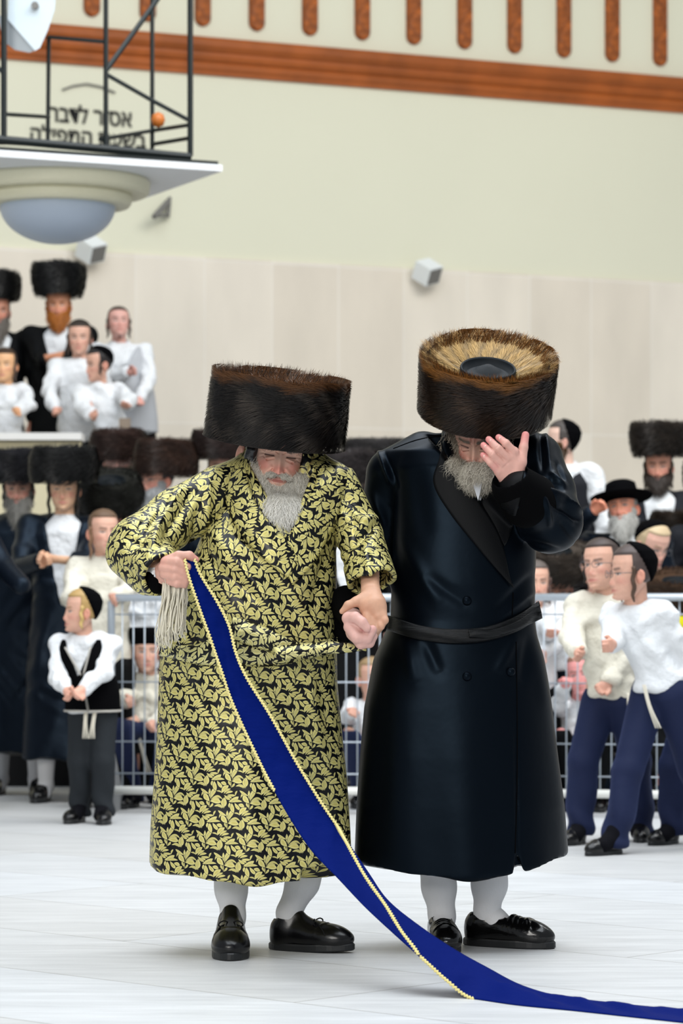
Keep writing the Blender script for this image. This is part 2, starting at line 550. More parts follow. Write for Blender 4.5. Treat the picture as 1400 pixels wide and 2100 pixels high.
# ------------------------------------------------------------------ materials
def brocade(name, gold=(.62, .55, .20), ground=(.0025, .003, .0038), rough=.42, back=False):
    """woven leaf pattern, lattice of scrolled sprigs, worked out in UV metres"""
    A = (535., -25.); B = (290., 280.)
    LV = [(348,548,346,450,6,0,0),(343,525,313,450,12,4,.5),(352,550,400,488,14,-4,.5),(352,462,272,345,34,10,.2),(366,425,348,282,17,6,.2),
    (362,428,405,268,25,-4,0),(372,412,437,308,16,8,.3),(325,352,238,392,15,-38,.3),(345,360,222,282,18,8,.3),(355,462,508,475,36,14,.3),
    (372,432,530,440,14,46,.4),(362,445,488,430,11,22,.2),(550,398,508,560,34,22,.3),(556,400,556,555,15,-36,.3),(548,565,412,532,16,-30,.5),
    (520,560,455,528,11,-12,.5),(608,468,747,393,32,-12,.2),(640,478,795,463,17,16,.2),(622,478,624,552,20,0,.2),(652,485,680,622,28,-8,.1),
    (690,480,772,586,22,-6,.2),(742,503,822,535,26,4,0),(508,352,607,240,32,16,.3),(540,360,638,285,16,16,.3),(560,362,668,325,16,12,.4),
    (590,366,702,378,16,-6,.4),(585,380,652,418,15,0,.3),(545,372,632,442,18,-6,.3),(520,352,440,318,10,-14,.5),(700,390,726,312,11,8,.6)]
    def lf(p, X, Y):
        u = X * p[0] + Y * p[1] + p[2]; v = X * p[3] + Y * p[4] + p[5]; t = 1 - u * u
        return t * np.maximum(1 + p[7] * u, .2) - np.abs(v - p[6] * t)
    g = np.linspace(0, 1, 60); ga, gb = np.meshgrid(g, g)
    GX = ga * A[0] + gb * B[0]; GY = ga * A[1] + gb * B[1]
    leaves = []
    for (x0, y0, x1, y1, W, sg, s) in LV:
        y0, y1 = 600 - y0, 600 - y1; x0 -= 200; x1 -= 200
        L = math.hypot(x1 - x0, y1 - y0) / 2; c, sn = (x1 - x0) / 2 / L, (y1 - y0) / 2 / L
        for i in range(-3, 4):
            for j in range(-3, 4):
                ox = (x0 + x1) / 2 + i * A[0] + j * B[0]; oy = (y0 + y1) / 2 + i * A[1] + j * B[1]
                p = (c / L, sn / L, -(ox * c + oy * sn) / L, -sn / W, c / W, -(-ox * sn + oy * c) / W, sg / W, s)
                if (lf(p, GX, GY) > -.03).any(): leaves.append(p)
    m = bpy.data.materials.new(name); m.use_nodes = True
    nt = m.node_tree; N, Lk = nt.nodes, nt.links
    bs = N['Principled BSDF']
    def val(x, sock):
        if isinstance(x, (int, float)): sock.default_value = x
        else: Lk.new(x, sock)
    def M(op, a, b=0.0, c=0.0):
        n = N.new('ShaderNodeMath'); n.operation = op
        val(a, n.inputs[0]); val(b, n.inputs[1]); val(c, n.inputs[2])
        return n.outputs[0]
    def dot(P_, v):
        n = N.new('ShaderNodeVectorMath'); n.operation = 'DOT_PRODUCT'
        Lk.new(P_, n.inputs[0]); n.inputs[1].default_value = v
        return n.outputs['Value']
    uv = N.new('ShaderNodeUVMap'); uv.uv_map = 'UVMap'
    S = 4830.0
    det = A[0] * B[1] - A[1] * B[0]
    a = M('FRACT', dot(uv.outputs[0], (S * B[1] / det, -S * B[0] / det, 0)))
    b = M('FRACT', dot(uv.outputs[0], (-S * A[1] / det, S * A[0] / det, 0)))
    X = M('MULTIPLY_ADD', a, A[0], M('MULTIPLY', b, B[0]))
    Y = M('MULTIPLY_ADD', a, A[1], M('MULTIPLY', b, B[1]))
    cb = N.new('ShaderNodeCombineXYZ'); Lk.new(X, cb.inputs[0]); Lk.new(Y, cb.inputs[1]); cb.inputs[2].default_value = 1.0
    Pv = cb.outputs[0]
    acc = None
    for p in leaves:
        u = dot(Pv, p[0:3]); v = dot(Pv, p[3:6])
        t = M('SUBTRACT', 1.0, M('MULTIPLY', u, u))
        h = M('MULTIPLY', t, M('MAXIMUM', M('MULTIPLY_ADD', u, p[7], 1.0), .2))
        w = M('ABSOLUTE', M('MULTIPLY_ADD', t, -p[6], v))
        lfv = M('SUBTRACT', h, w)
        if acc is None: acc = lfv
        else:
            cut = M('MULTIPLY_ADD', lfv, -1.0, -.16)
            acc = M('MAXIMUM', lfv, M('MINIMUM', acc, cut))
    mask = M('MULTIPLY', acc, 12.0); N[-1].use_clamp = True
    mask_n = N.new('ShaderNodeMath'); mask_n.operation = 'MULTIPLY'; mask_n.use_clamp = True
    Lk.new(acc, mask_n.inputs[0]); mask_n.inputs[1].default_value = 12.0
    mask = mask_n.outputs[0]
    # the leaf is paler along its rim, deeper gold at its heart
    gr = N.new('ShaderNodeMapRange'); Lk.new(acc, gr.inputs['Value'])
    gr.inputs['From Min'].default_value = 0; gr.inputs['From Max'].default_value = .9
    mixg = N.new('ShaderNodeMix'); mixg.data_type = 'RGBA'
    Lk.new(gr.outputs[0], mixg.inputs[0])
    mixg.inputs[6].default_value = (gold[0] * 1.12, gold[1] * 1.16, gold[2] * 1.35, 1)
    mixg.inputs[7].default_value = (gold[0] * .82, gold[1] * .80, gold[2] * .62, 1)
    mx = N.new('ShaderNodeMix'); mx.data_type = 'RGBA'
    Lk.new(mask, mx.inputs[0]); mx.inputs[6].default_value = (*ground, 1); Lk.new(mixg.outputs[2], mx.inputs[7])
    Lk.new(mx.outputs[2], bs.inputs['Base Color'])
    Lk.new(M('MULTIPLY', mask, .25), bs.inputs['Metallic'])
    Lk.new(M('MULTIPLY_ADD', mask, .14, rough - .12), bs.inputs['Roughness'])
    bs.inputs['Specular IOR Level'].default_value = .24
    tc = N.new('ShaderNodeTexCoord'); nz = N.new('ShaderNodeTexNoise'); nz.inputs['Scale'].default_value = 9
    Lk.new(tc.outputs['Object'], nz.inputs['Vector'])
    bp = N.new('ShaderNodeBump'); bp.inputs['Strength'].default_value = .5; bp.inputs['Distance'].default_value = .012
    Lk.new(M('MULTIPLY_ADD', mask, .03, nz.outputs['Fac']), bp.inputs['Height'])
    Lk.new(bp.outputs[0], bs.inputs['Normal'])
    return m

M_ = {}
M_['brocade'] = brocade('gold_leaf_brocade')
M_['brocade_sash'] = brocade('gold_leaf_brocade_sash', gold=(.66, .60, .26))
M_['satin'] = mat('midnight_satin', (.0010, .0016, .0028), .36, .11, tint=(.45, .70, 1.0), bump=(5, .14, .02), sheen=.006, sheen_col=(.3, .5, .8))
M_['velvet_black'] = mat('black_velvet', (.0012, .0012, .0015), .9, .05)
M_['lapel'] = mat('black_silk_facing', (.0015, .0018, .0025), .55, .12, bump=(400, .3, .001))
M_['gartel'] = mat('black_corded_sash', (.002, .0025, .0032), .5, .22, bump=(30, .6, .004, (1, 1, 12)))
M_['skin'] = mat('skin', attr=True, rough=.5, spec=.4, sss=.12, noise=(60, .05))
M_['stocking'] = mat('white_ribbed_stocking', lin(214, 214, 216), .85, .2, bump=(90, .5, .002, (6, 6, .3)))
M_['leather'] = mat('black_leather', (.002, .002, .0025), .25, .4, bump=(120, .15, .001))
M_['patent'] = mat('polished_black_leather', (.002, .002, .002), .16, .45, bump=(14, .5, .006, (1, 1, 2)))
M_['sole'] = mat('black_rubber', (.008, .009, .010), .45, .4)
M_['lace'] = mat('black_lace', (.006, .006, .006), .8, .2)
M_['fur'] = mat('fur', attr=True, rough=.34, spec=.22)
M_['furbase'] = mat('fur_underlayer', attr=True, rough=.9, spec=.05)
M_['hair'] = mat('hair', attr=True, rough=.5, spec=.35)
M_['blue_velvet'] = mat('royal_blue_velvet', (.0004, .0075, .112), .7, .04, sheen=.01, sheen_col=(.02, .1, .9), bump=(9, .7, .012, (1, 1, 2.4)))
M_['braid'] = mat('gold_braid', lin(226, 212, 140), .5, .5, bump=(300, .5, .002))
M_['fringe'] = mat('ivory_fringe', lin(222, 214, 190), .6, .4, attr=True)
M_['shirt'] = mat('white_cotton', lin(222, 224, 226), .85, .2, bump=(12, 1.0, .03))
M_['shirt_cream'] = mat('cream_cotton', lin(216, 211, 196), .85, .2, bump=(12, 1.0, .03))
M_['shirt_grey'] = mat('grey_white_linen', lin(176, 178, 182), .85, .2)
M_['coat_black'] = mat('black_wool', (.002, .0024, .003), .7, .12, bump=(8, .4, .02))
M_['coat_blue'] = mat('dark_blue_satin', (.003, .0045, .008), .42, .22, tint=(.5, .72, 1), bump=(7, .4, .02), sheen=.01, sheen_col=(.2, .4, .9))
M_['coat_grey'] = mat('charcoal_cloth', (.012, .013, .017), .7, .15, bump=(8, .4, .02))
M_['trouser_blue'] = mat('navy_cloth', lin(20, 30, 62), .75, .25, bump=(8, .5, .02), sheen=.15, sheen_col=(.2, .3, .8))
M_['trouser_dark'] = mat('dark_grey_cloth', lin(34, 38, 42), .8, .2, bump=(9, .5, .02))
M_['trim_grey'] = mat('silver_braid', lin(176, 172, 164), .6, .4)
M_['sock'] = mat('dark_sock', (.004, .004, .006), .9, .1)
M_['tzitzit'] = mat('wool_fringe', lin(222, 216, 200), .8, .2)
M_['kippah'] = mat('black_velvet_cap', (.0015, .0015, .002), .9, .05)
M_['glass_rim'] = mat('thin_metal_rim', (.12, .12, .13), .3, .5, metal=.6)
M_['lens'] = None
M_['steel'] = mat('galvanised_steel', lin(176, 184, 192), .38, .5, metal=.55)
M_['steel_white'] = mat('white_barrier_tube', lin(222, 222, 216), .5, .4)
M_['plate_grey'] = mat('grey_foot_plate', lin(148, 150, 152), .5, .4)
M_['sign_yellow'] = mat('yellow_sign', lin(232, 222, 20), .55, .3)
M_['ink'] = mat('black_paint', (.006, .006, .006), .6, .3)
M_['plaster'] = mat('cream_plaster', lin(222, 220, 198), .85, .2, noise=(.5, .02))
M_['wood'] = mat('varnished_red_wood', lin(158, 82, 28), .42, .4, noise=(3, .22), bump=(20, .2, .004, (1, 1, 5)))
M_['wood_carved'] = mat('carved_brown_wood', lin(150, 78, 22), .5, .4, noise=(22, .5), bump=(26, 1, .02))
M_['truss'] = mat('black_steel', (.006, .010, .010), .45, .4)
M_['lamp_white'] = mat('white_enamel', lin(226, 228, 230), .5, .4)
M_['lamp_cream'] = mat('cream_enamel', lin(216, 212, 186), .5, .4)
M_['dome'] = mat('frosted_dome', lin(176, 188, 204), .45, .4)
M_['speaker_white'] = mat('white_plastic', lin(236, 240, 240), .5, .4)
M_['speaker_grille'] = mat('grey_grille', lin(120, 118, 114), .7, .3)
M_['cloth_white'] = mat('white_tablecloth', lin(240, 238, 234), .8, .2)
M_['cream_panel'] = mat('cream_panel', lin(224, 214, 180), .7, .3)
M_['riser'] = mat('dark_riser', (.012, .012, .013), .8, .2)

# floor: large pale stone planks laid on the slant
def floor_mat():
    m = bpy.data.materials.new('pale_stone_floor'); m.use_nodes = True
    nt = m.node_tree; N, L = nt.nodes, nt.links; b = N['Principled BSDF']
    tc = N.new('ShaderNodeTexCoord'); mp = N.new('ShaderNodeMapping')
    mp.inputs['Rotation'].default_value = (0, 0, math.radians(43)); mp.inputs['Location'].default_value = (.1, -.22, 0)
    L.new(tc.outputs['Object'], mp.inputs['Vector'])
    br = N.new('ShaderNodeTexBrick'); L.new(mp.outputs[0], br.inputs['Vector'])
    br.inputs['Color1'].default_value = (*lin(206, 208, 210), 1); br.inputs['Color2'].default_value = (*lin(198, 198, 197), 1)
    br.inputs['Mortar'].default_value = (*lin(152, 151, 148), 1)
    br.inputs['Scale'].default_value = 1.0; br.inputs['Mortar Size'].default_value = .0045
    br.inputs['Brick Width'].default_value = 2.8; br.inputs['Row Height'].default_value = .7; br.inputs['Mortar Smooth'].default_value = .6
    mp2 = N.new('ShaderNodeMapping'); mp2.inputs['Rotation'].default_value = (0, 0, math.radians(43)); mp2.inputs['Scale'].default_value = (1.2, 9, 1)
    L.new(tc.outputs['Object'], mp2.inputs['Vector'])
    nz = N.new('ShaderNodeTexNoise'); nz.inputs['Scale'].default_value = 2.2; nz.inputs['Detail'].default_value = 8; nz.inputs['Roughness'].default_value = .65
    L.new(mp2.outputs[0], nz.inputs['Vector'])
    mr = N.new('ShaderNodeMapRange'); mr.inputs['From Min'].default_value = .3; mr.inputs['From Max'].default_value = .7
    mr.inputs['To Min'].default_value = .80; mr.inputs['To Max'].default_value = 1.07
    L.new(nz.outputs['Fac'], mr.inputs['Value'])
    n2 = N.new('ShaderNodeTexNoise'); n2.inputs['Scale'].default_value = 160; L.new(tc.outputs['Object'], n2.inputs['Vector'])
    m2 = N.new('ShaderNodeMapRange'); m2.inputs['To Min'].default_value = .94; m2.inputs['To Max'].default_value = 1.06
    L.new(n2.outputs['Fac'], m2.inputs['Value'])
    mm = N.new('ShaderNodeMath'); mm.operation = 'MULTIPLY'; L.new(mr.outputs[0], mm.inputs[0]); L.new(m2.outputs[0], mm.inputs[1])
    vs = N.new('ShaderNodeVectorMath'); vs.operation = 'SCALE'; L.new(br.outputs['Color'], vs.inputs[0]); L.new(mm.outputs[0], vs.inputs['Scale'])
    L.new(vs.outputs[0], b.inputs['Base Color'])
    b.inputs['Roughness'].default_value = .42
    return m

def stone_mat():
    m = bpy.data.materials.new('stone_cladding'); m.use_nodes = True
    nt = m.node_tree; N, L = nt.nodes, nt.links; b = N['Principled BSDF']
    uv = N.new('ShaderNodeUVMap'); uv.uv_map = 'UVMap'
    br = N.new('ShaderNodeTexBrick'); L.new(uv.outputs[0], br.inputs['Vector'])
    br.offset = 0.0
    br.inputs['Color1'].default_value = (*lin(230, 221, 206), 1); br.inputs['Color2'].default_value = (*lin(219, 208, 191), 1)
    br.inputs['Mortar'].default_value = (*lin(232, 225, 213), 1)
    br.inputs['Scale'].default_value = 1.0; br.inputs['Mortar Size'].default_value = .006; br.inputs['Mortar Smooth'].default_value = .3
    br.inputs['Brick Width'].default_value = .575; br.inputs['Row Height'].default_value = 1.28
    mp = N.new('ShaderNodeMapping'); mp.inputs['Scale'].default_value = (1.6, .5, 1); L.new(uv.outputs[0], mp.inputs['Vector'])
    nz = N.new('ShaderNodeTexNoise'); nz.inputs['Scale'].default_value = 1.6; nz.inputs['Detail'].default_value = 5
    L.new(mp.outputs[0], nz.inputs['Vector'])
    mr = N.new('ShaderNodeMapRange'); mr.inputs['From Min'].default_value = .3; mr.inputs['From Max'].default_value = .7
    mr.inputs['To Min'].default_value = .93; mr.inputs['To Max'].default_value = 1.06; L.new(nz.outputs['Fac'], mr.inputs['Value'])
    vs = N.new('ShaderNodeVectorMath'); vs.operation = 'SCALE'; L.new(br.outputs['Color'], vs.inputs[0]); L.new(mr.outputs[0], vs.inputs['Scale'])
    L.new(vs.outputs[0], b.inputs['Base Color']); b.inputs['Roughness'].default_value = .55
    return m
M_['floor'] = floor_mat(); M_['stone'] = stone_mat()

# ------------------------------------------------------------------ the hall
def quadbox(name, c, d, m, R=None, kind='structure', parent=None):
    b = MB().box(c, d, R).build(name, m, parent)
    if kind and parent is None: b['kind'] = kind
    return b
quadbox('floor', (0, 16, -.1), (44, 48, .2), M_['floor'])
WA, WB = np.array([-2.593, 23.0]), np.array([2.874, 25.5])
E1 = (WB - WA) / np.linalg.norm(WB - WA); E2 = np.array([-E1[1], E1[0]])
RW = np.array([[E1[0], E2[0], 0], [E1[1], E2[1], 0], [0, 0, 1.]])
def wall_xyz(s, z, off=0.0):
    p = WA + E1 * s - E2 * off
    return np.array([p[0], p[1], z])
def wall_px(px, py, off=0.0):
    k = (px - 700) / F      # point on wall plane seen through the pixel
    base = WA - E2 * off
    Y = (base @ E2) / (k * E2[0] + E2[1])
    return P(px, py, Y)
def wall_s(px):
    p = wall_px(px, 500)[:2]; return float((p - WA) @ E1)
ang = math.atan2(E1[1], E1[0])
quadbox('wall_back', wall_xyz(3, 5.5, -.15), (34, .3, 11), M_['plaster'], RW)
# stone cladding on the lower wall, 3.79 m high
V = np.array([wall_xyz(s, z, o) for o in (.03, 0) for s in (-14, 20) for z in (0, 3.79)])
Fq = np.array([(0, 2, 3, 1), (4, 5, 7, 6), (1, 3, 7, 5), (0, 1, 5, 4), (2, 6, 7, 3)])
s0 = wall_s(275)
uvs = np.array([[(s - s0) + 46 * .575, z - 2.49 + 1.28 * 4] for o in (0, 1) for s in (-14, 20) for z in (0, 3.79)])
o = mk('wall_cladding', V, Fq, M_['stone'], loc=(0, 24, 0), uv=uvs[Fq.ravel()], smooth=False); o['kind'] = 'structure'
# wooden moulding with three rounded steps
prof = [(0, 5.22), (.03, 5.22), (.035, 5.25), (.05, 5.265), (.055, 5.30), (.05, 5.315), (.075, 5.33), (.085, 5.36), (.08, 5.385), (.10, 5.40), (.125, 5.43), (.13, 5.475), (.11, 5.50), (0, 5.50)]
V = np.array([wall_xyz(s, z, d) for s in (-14, 20) for d, z in prof]); n = len(prof)
Fq = np.array([(i, i + 1, n + i + 1, n + i) for i in range(n - 1)])
o = mk('trim_1', V, Fq, M_['wood'], loc=(0, 24, 5), smooth=False); o['kind'] = 'structure'

# carved wooden strips hanging above the moulding
sa, sb = wall_s(187), wall_s(1351)
pend = []
def strip_mesh():
    pts = []
    w, r = .064, .064
    for k in range(13):
        a = math.pi + math.pi * k / 12
        pts.append((w * math.cos(a), r * math.sin(a) + r))
    pts = pts + [(w, 1.1), (-w, 1.1)]
    n = len(pts); b = MB()
    V = []
    for sc, d in ((1, 0), (1, .03), (.86, .042)):
        for x, z in pts:
            zz = .55 + (z - .55) * (1 - (1 - sc) * .15)
            V.append(wall_xyz(x * sc, zz, d) - np.array([WA[0], WA[1], 0]))
    Fs = [(l * n + i, l * n + (i + 1) % n, (l + 1) * n + (i + 1) % n, (l + 1) * n + i) for l in range(2) for i in range(n)]
    Fs.append(tuple(2 * n + i for i in range(n)))
    b.add(V, Fs)
    return b
positions = ['leftmost', 'second', 'third', 'fourth', 'fifth', 'sixth', 'seventh', 'eighth', 'ninth', 'tenth', 'eleventh', 'rightmost']
first = strip_mesh().build('carved_strip', M_['wood_carved'], loc=(0, 0, 0))
for i in range(12):
    o = first if i == 0 else first.copy()
    if i: COLL.objects.link(o)
    o.location = wall_xyz(sa + (sb - sa) * i / 11, 5.60, 0)
    tag(o, ('%s of the carved wooden wall strips above the moulding' % positions[i]) + (', counted from the left' if 0 < i < 11 else ''), 'wall ornament', 'carved wooden strips above the moulding')

# painted writing on the wall behind the lamp
def text_mesh(txt, size, extrude=.004):
    cu = bpy.data.curves.new('t', 'FONT'); cu.body = txt; cu.size = size; cu.align_x = 'CENTER'; cu.extrude = extrude; cu.offset = .004
    to = bpy.data.objects.new('t', cu); COLL.objects.link(to)
    bpy.context.view_layer.update()
    me = bpy.data.meshes.new_from_object(to.evaluated_get(bpy.context.evaluated_depsgraph_get()))
    bpy.data.objects.remove(to)
    V = np.array([v.co[:] for v in me.vertices]); Fs = [tuple(p.vertices) for p in me.polygons]
    bpy.data.meshes.remove(me)
    return V, Fs
wt = empty('wall_lettering', wall_px(180, 250, .01), 'black painted Hebrew lettering in two lines on the cream wall behind the truss', 'lettering')
for txt, (px, py), wpx, hpx in (('אסור לדבר', (186, 254), 170, 1.18), ('בשעת התפילה', (182, 296), 236, 1.05)):
    V, Fs = text_mesh(txt[::-1], .22)
    c = wall_px(px, py, .034 if py > 9999 else .008)
    wid = np.linalg.norm(wall_px(px + wpx / 2, py) - wall_px(px - wpx / 2, py))
    k = wid / (V[:, 0].max() - V[:, 0].min())
    V[:, 0] -= (V[:, 0].max() + V[:, 0].min()) / 2
    W = np.array([c + np.array([*(E1 * v[0] * k - E2 * v[2]), v[1] * k * hpx]) for v in V])
    by = {}
    for f in Fs: by.setdefault(len(f), []).append(f)
    mk('letter_line', W, [np.array(g) for g in by.values()], M_['ink'], wt, smooth=False)
orn = MB().tube([wall_px(x, y, .02) for x, y in ((128, 184), (150, 176), (178, 172), (208, 178), (236, 190))], .008, 6).build('wall_flourish', M_['speaker_grille'], smooth=True)
tag(orn, 'thin grey curved flourish on the wall above the lettering', 'wall ornament')

# small devices on the wall
def wall_speaker(px, py, s, lab):
    c = wall_px(px, py, .16)
    t = empty('wall_speaker', c, lab, 'speaker')
    R = rot(24, 34, 0) @ rot(26, 0, 0)
    MB().box(c, (s, s * 1.0, s * .95), R).build('housing', M_['speaker_white'], t)
    MB().box(c + R @ np.array([0, -s * .5, 0]), (s * .86, .012, s * .8), R).build('grille', M_['speaker_grille'], t)
    MB().tube([c + R @ np.array([0, s * .4, 0]), wall_px(px - 6, py + 8, .01)], .02, 8).build('bracket', M_['speaker_grille'], t)
wall_speaker(876, 558, .16, 'small white box speaker bracketed to the stone wall behind the man in dark satin')
wall_speaker(187, 512, .16, 'small white box speaker on the wall just right of the lamp dome')
t = empty('wall_bracket', wall_px(335, 430, .08), 'small grey angled bracket on the plaster wall below the square lamp plate', 'bracket')
MB().tube([wall_px(348, 404, .05), wall_px(344, 446, .05)], .016, 6).build('plate', M_['speaker_grille'], t)
MB().tube([wall_px(346, 412, .05), wall_px(316, 445, .2)], .022, 6).tube([wall_px(318, 444, .2), wall_px(345, 440, .05)], .014, 6).build('arm', M_['speaker_grille'], t)

# hanging lamp: dome, two stepped rings, square plate; black truss over it
LC = P(118, 400, 17.0)
lamp = empty('ceiling_lamp', (LC[0], LC[1], 3.08), 'large hanging lamp with frosted dome, stepped cream rings and square white plate', 'lamp')
def sq(cx, cy, h, z0, z1):
    V = []
    for z in (z0, z1):
        for a, b_ in ((-1, -1), (1, -1), (1, 1), (-1, 1)):
            q = np.array([cx, cy]) + E1 * a * h + E2 * b_ * h
            V.append((q[0], q[1], z))
    return V, [(3, 2, 1, 0), (4, 5, 6, 7), (0, 1, 5, 4), (1, 2, 6, 5), (2, 3, 7, 6), (3, 0, 4, 7)]
v_, f_ = sq(LC[0] + .05, LC[1], .67, 3.44, 3.475); MB().add(v_, f_).build('plate', M_['lamp_white'], lamp)
v_, f_ = sq(LC[0] + .04, LC[1], .66, 3.4755, 3.495); MB().add(v_, f_).build('plate_rim', M_['truss'], lamp)
MB().lathe([(0, 3.439), (.51, 3.439), (.52, 3.425), (.515, 3.37), (.50, 3.355), (0, 3.355)], (LC[0], LC[1], 0), 64).build('ring', M_['lamp_cream'], lamp, smooth=False)
MB().lathe([(0, 3.356), (.41, 3.356), (.418, 3.345), (.413, 3.305), (.40, 3.29), (0, 3.29)], (LC[0], LC[1], 0), 64).build('ring', M_['lamp_cream'], lamp, smooth=False)
MB().lathe([(.325 * math.cos(a), 3.295 - .215 * math.sin(a)) for a in np.linspace(0, math.pi / 2, 20)], (LC[0], LC[1], 0), 64).build('dome', M_['dome'], lamp, smooth=True)
tr = empty('lighting_truss', P(200, 300, 16.6), 'black tubular steel truss frame hanging above the square lamp plate', 'truss')
yn = lambda x: 16.2 + x / 400 * .5
def bar(name, pts, r, back=0.0):
    b = MB()
    b.tube([P(x, y, yn(x) + (bk if (bk := (back if not isinstance(back, tuple) else back[i])) else 0)) for i, (x, y) in enumerate(pts)], r, 6)
    return b.build(name, M_['truss'], tr)
for x in (8, 217, 390): bar('post', [(x, -330), (x, 292 + x * .07)], .018 if x != 217 else .015)
bar('post', [(100, 75), (98, 300)], .013, .5); bar('post', [(312, -330), (312, 305)], .014, .5)
bar('bottom_bar', [(-160, 270), (0, 286), (390, 322)], .024)
bar('bottom_bar', [(-160, 282), (90, 297), (320, 312)], .014, .5)
for x in (8, 390): bar('cross_bar', [(x, 292 + x * .07), (x - 85, 290 + x * .05)], .014, (0, .5))
bar('cross_bar', [(100, 76), (217, 86)], .012, (.5, 0)); bar('cross_bar', [(8, 234), (100, 240)], .012, (0, .5))
bar('diagonal_brace', [(217, 145), (312, 14), (375, -80)], .015); bar('diagonal_brace', [(217, 152), (312, 206), (390, 248)], .012)
bar('diagonal_brace', [(205, 286), (312, 268)], .012, (0, .5)); bar('diagonal_brace', [(312, 268), (390, 256)], .012, (.5, 0))
bar('diagonal_brace', [(312, 296), (390, 283)], .012, (.5, 0)); bar('diagonal_brace', [(-120, 40), (8, 150)], .012)
MB().lathe([(0, -.045), (.03, -.03), (.04, 0), (.03, .03), (0, .045)], P(324, 246, 16.9), 16).build('amber_lamp', mat('amber_plastic', lin(196, 110, 40), .4), tr, smooth=True)
# flood lamp inside the truss
fl = empty('flood_light', P(60, 60, 16.6), 'pale grey flood light housing hanging inside the truss at top left', 'lamp')
outl = [(20, -60), (118, -60), (112, 20), (98, 62), (82, 98), (72, 104), (16, 40)]
V = [P(x, y, 16.35) for x, y in outl] + [P(x - 2, y, 16.75) for x, y in outl]; n = len(outl)
MB().add(V, [tuple(range(n))[::-1], tuple(range(n, 2 * n))] + [(i, (i + 1) % n, n + (i + 1) % n, n + i) for i in range(n)]).build('housing', mat('pale_grey_enamel', lin(196, 208, 214), .4), fl)
outl = [(12, 36), (16, 40), (74, 103), (60, 108), (30, 102), (6, 84), (-6, 30)]
V = [P(x, y, 16.36) for x, y in outl] + [P(x, y, 16.8) for x, y in outl]; n = len(outl)
MB().add(V, [tuple(range(n))[::-1], tuple(range(n, 2 * n))] + [(i, (i + 1) % n, n + (i + 1) % n, n + i) for i in range(n)]).build('reflector', mat('grey_metal', lin(128, 134, 138), .35, metal=.4), fl)
MB().lathe([(0, -.02), (.02, -.02), (.02, .02), (0, .02)], P(72, 12, 16.34), 16, rot(0, 90, 0)).build('bolt', M_['speaker_grille'], fl)

# ------------------------------------------------------------------ head sculpting
HZ = np.array([-.115, -.108, -.098, -.08, -.05, -.02, .01, .05, .085, .108, .120, .125])
HA = np.array([.012, .028, .042, .055, .064, .070, .0735, .076, .069, .050, .026, .0])
HF = np.array([.070, .084, .088, .088, .086, .084, .084, .085, .074, .050, .026, .0])
HB = np.array([-.045, -.02, .0, .022, .050, .076, .094, .103, .088, .058, .028, .0])
def g2(x, z, cx, cz, sx, sz): return np.exp(-((x - cx) / sx) ** 2 - ((z - cz) / sz) ** 2)
def seg(x, z, x0, z0, x1, z1, w):
    dx, dz = x1 - x0, z1 - z0
    t = np.clip(((x - x0) * dx + (z - z0) * dz) / (dx * dx + dz * dz), 0, 1)
    return np.exp(-(((x - x0 - t * dx) ** 2 + (z - z0 - t * dz) ** 2) / w ** 2))
def head_base(nz, nt):
    u = np.linspace(0, 1, nz)
    z = -.115 + .24 * (u - .055 * np.sin(2 * np.pi * u))
    th = np.linspace(-np.pi, np.pi, nt, endpoint=False)
    th = th - .35 * np.sin(th)            # denser over the face
    A, Ff, Bb = (np.interp(z, HZ, q)[:, None] for q in (HA, HF, HB))
    c, s = np.cos(th)[None], np.sin(th)[None]
    x = A * np.sign(s) * np.abs(s) ** .92
    y = np.where(c > 0, -Ff * np.abs(c) ** .9, -Bb * c)
    zz = np.repeat(z[:, None], nt, 1)
    V = np.stack([x, y, zz], 2).reshape(-1, 3)
    i, j = np.meshgrid(np.arange(nz - 1), np.arange(nt), indexing='ij')
    a = (i * nt + j).ravel(); b = (i * nt + (j + 1) % nt).ravel()
    Fq = np.stack([a, b, b + nt, a + nt], 1)
    return V, Fq
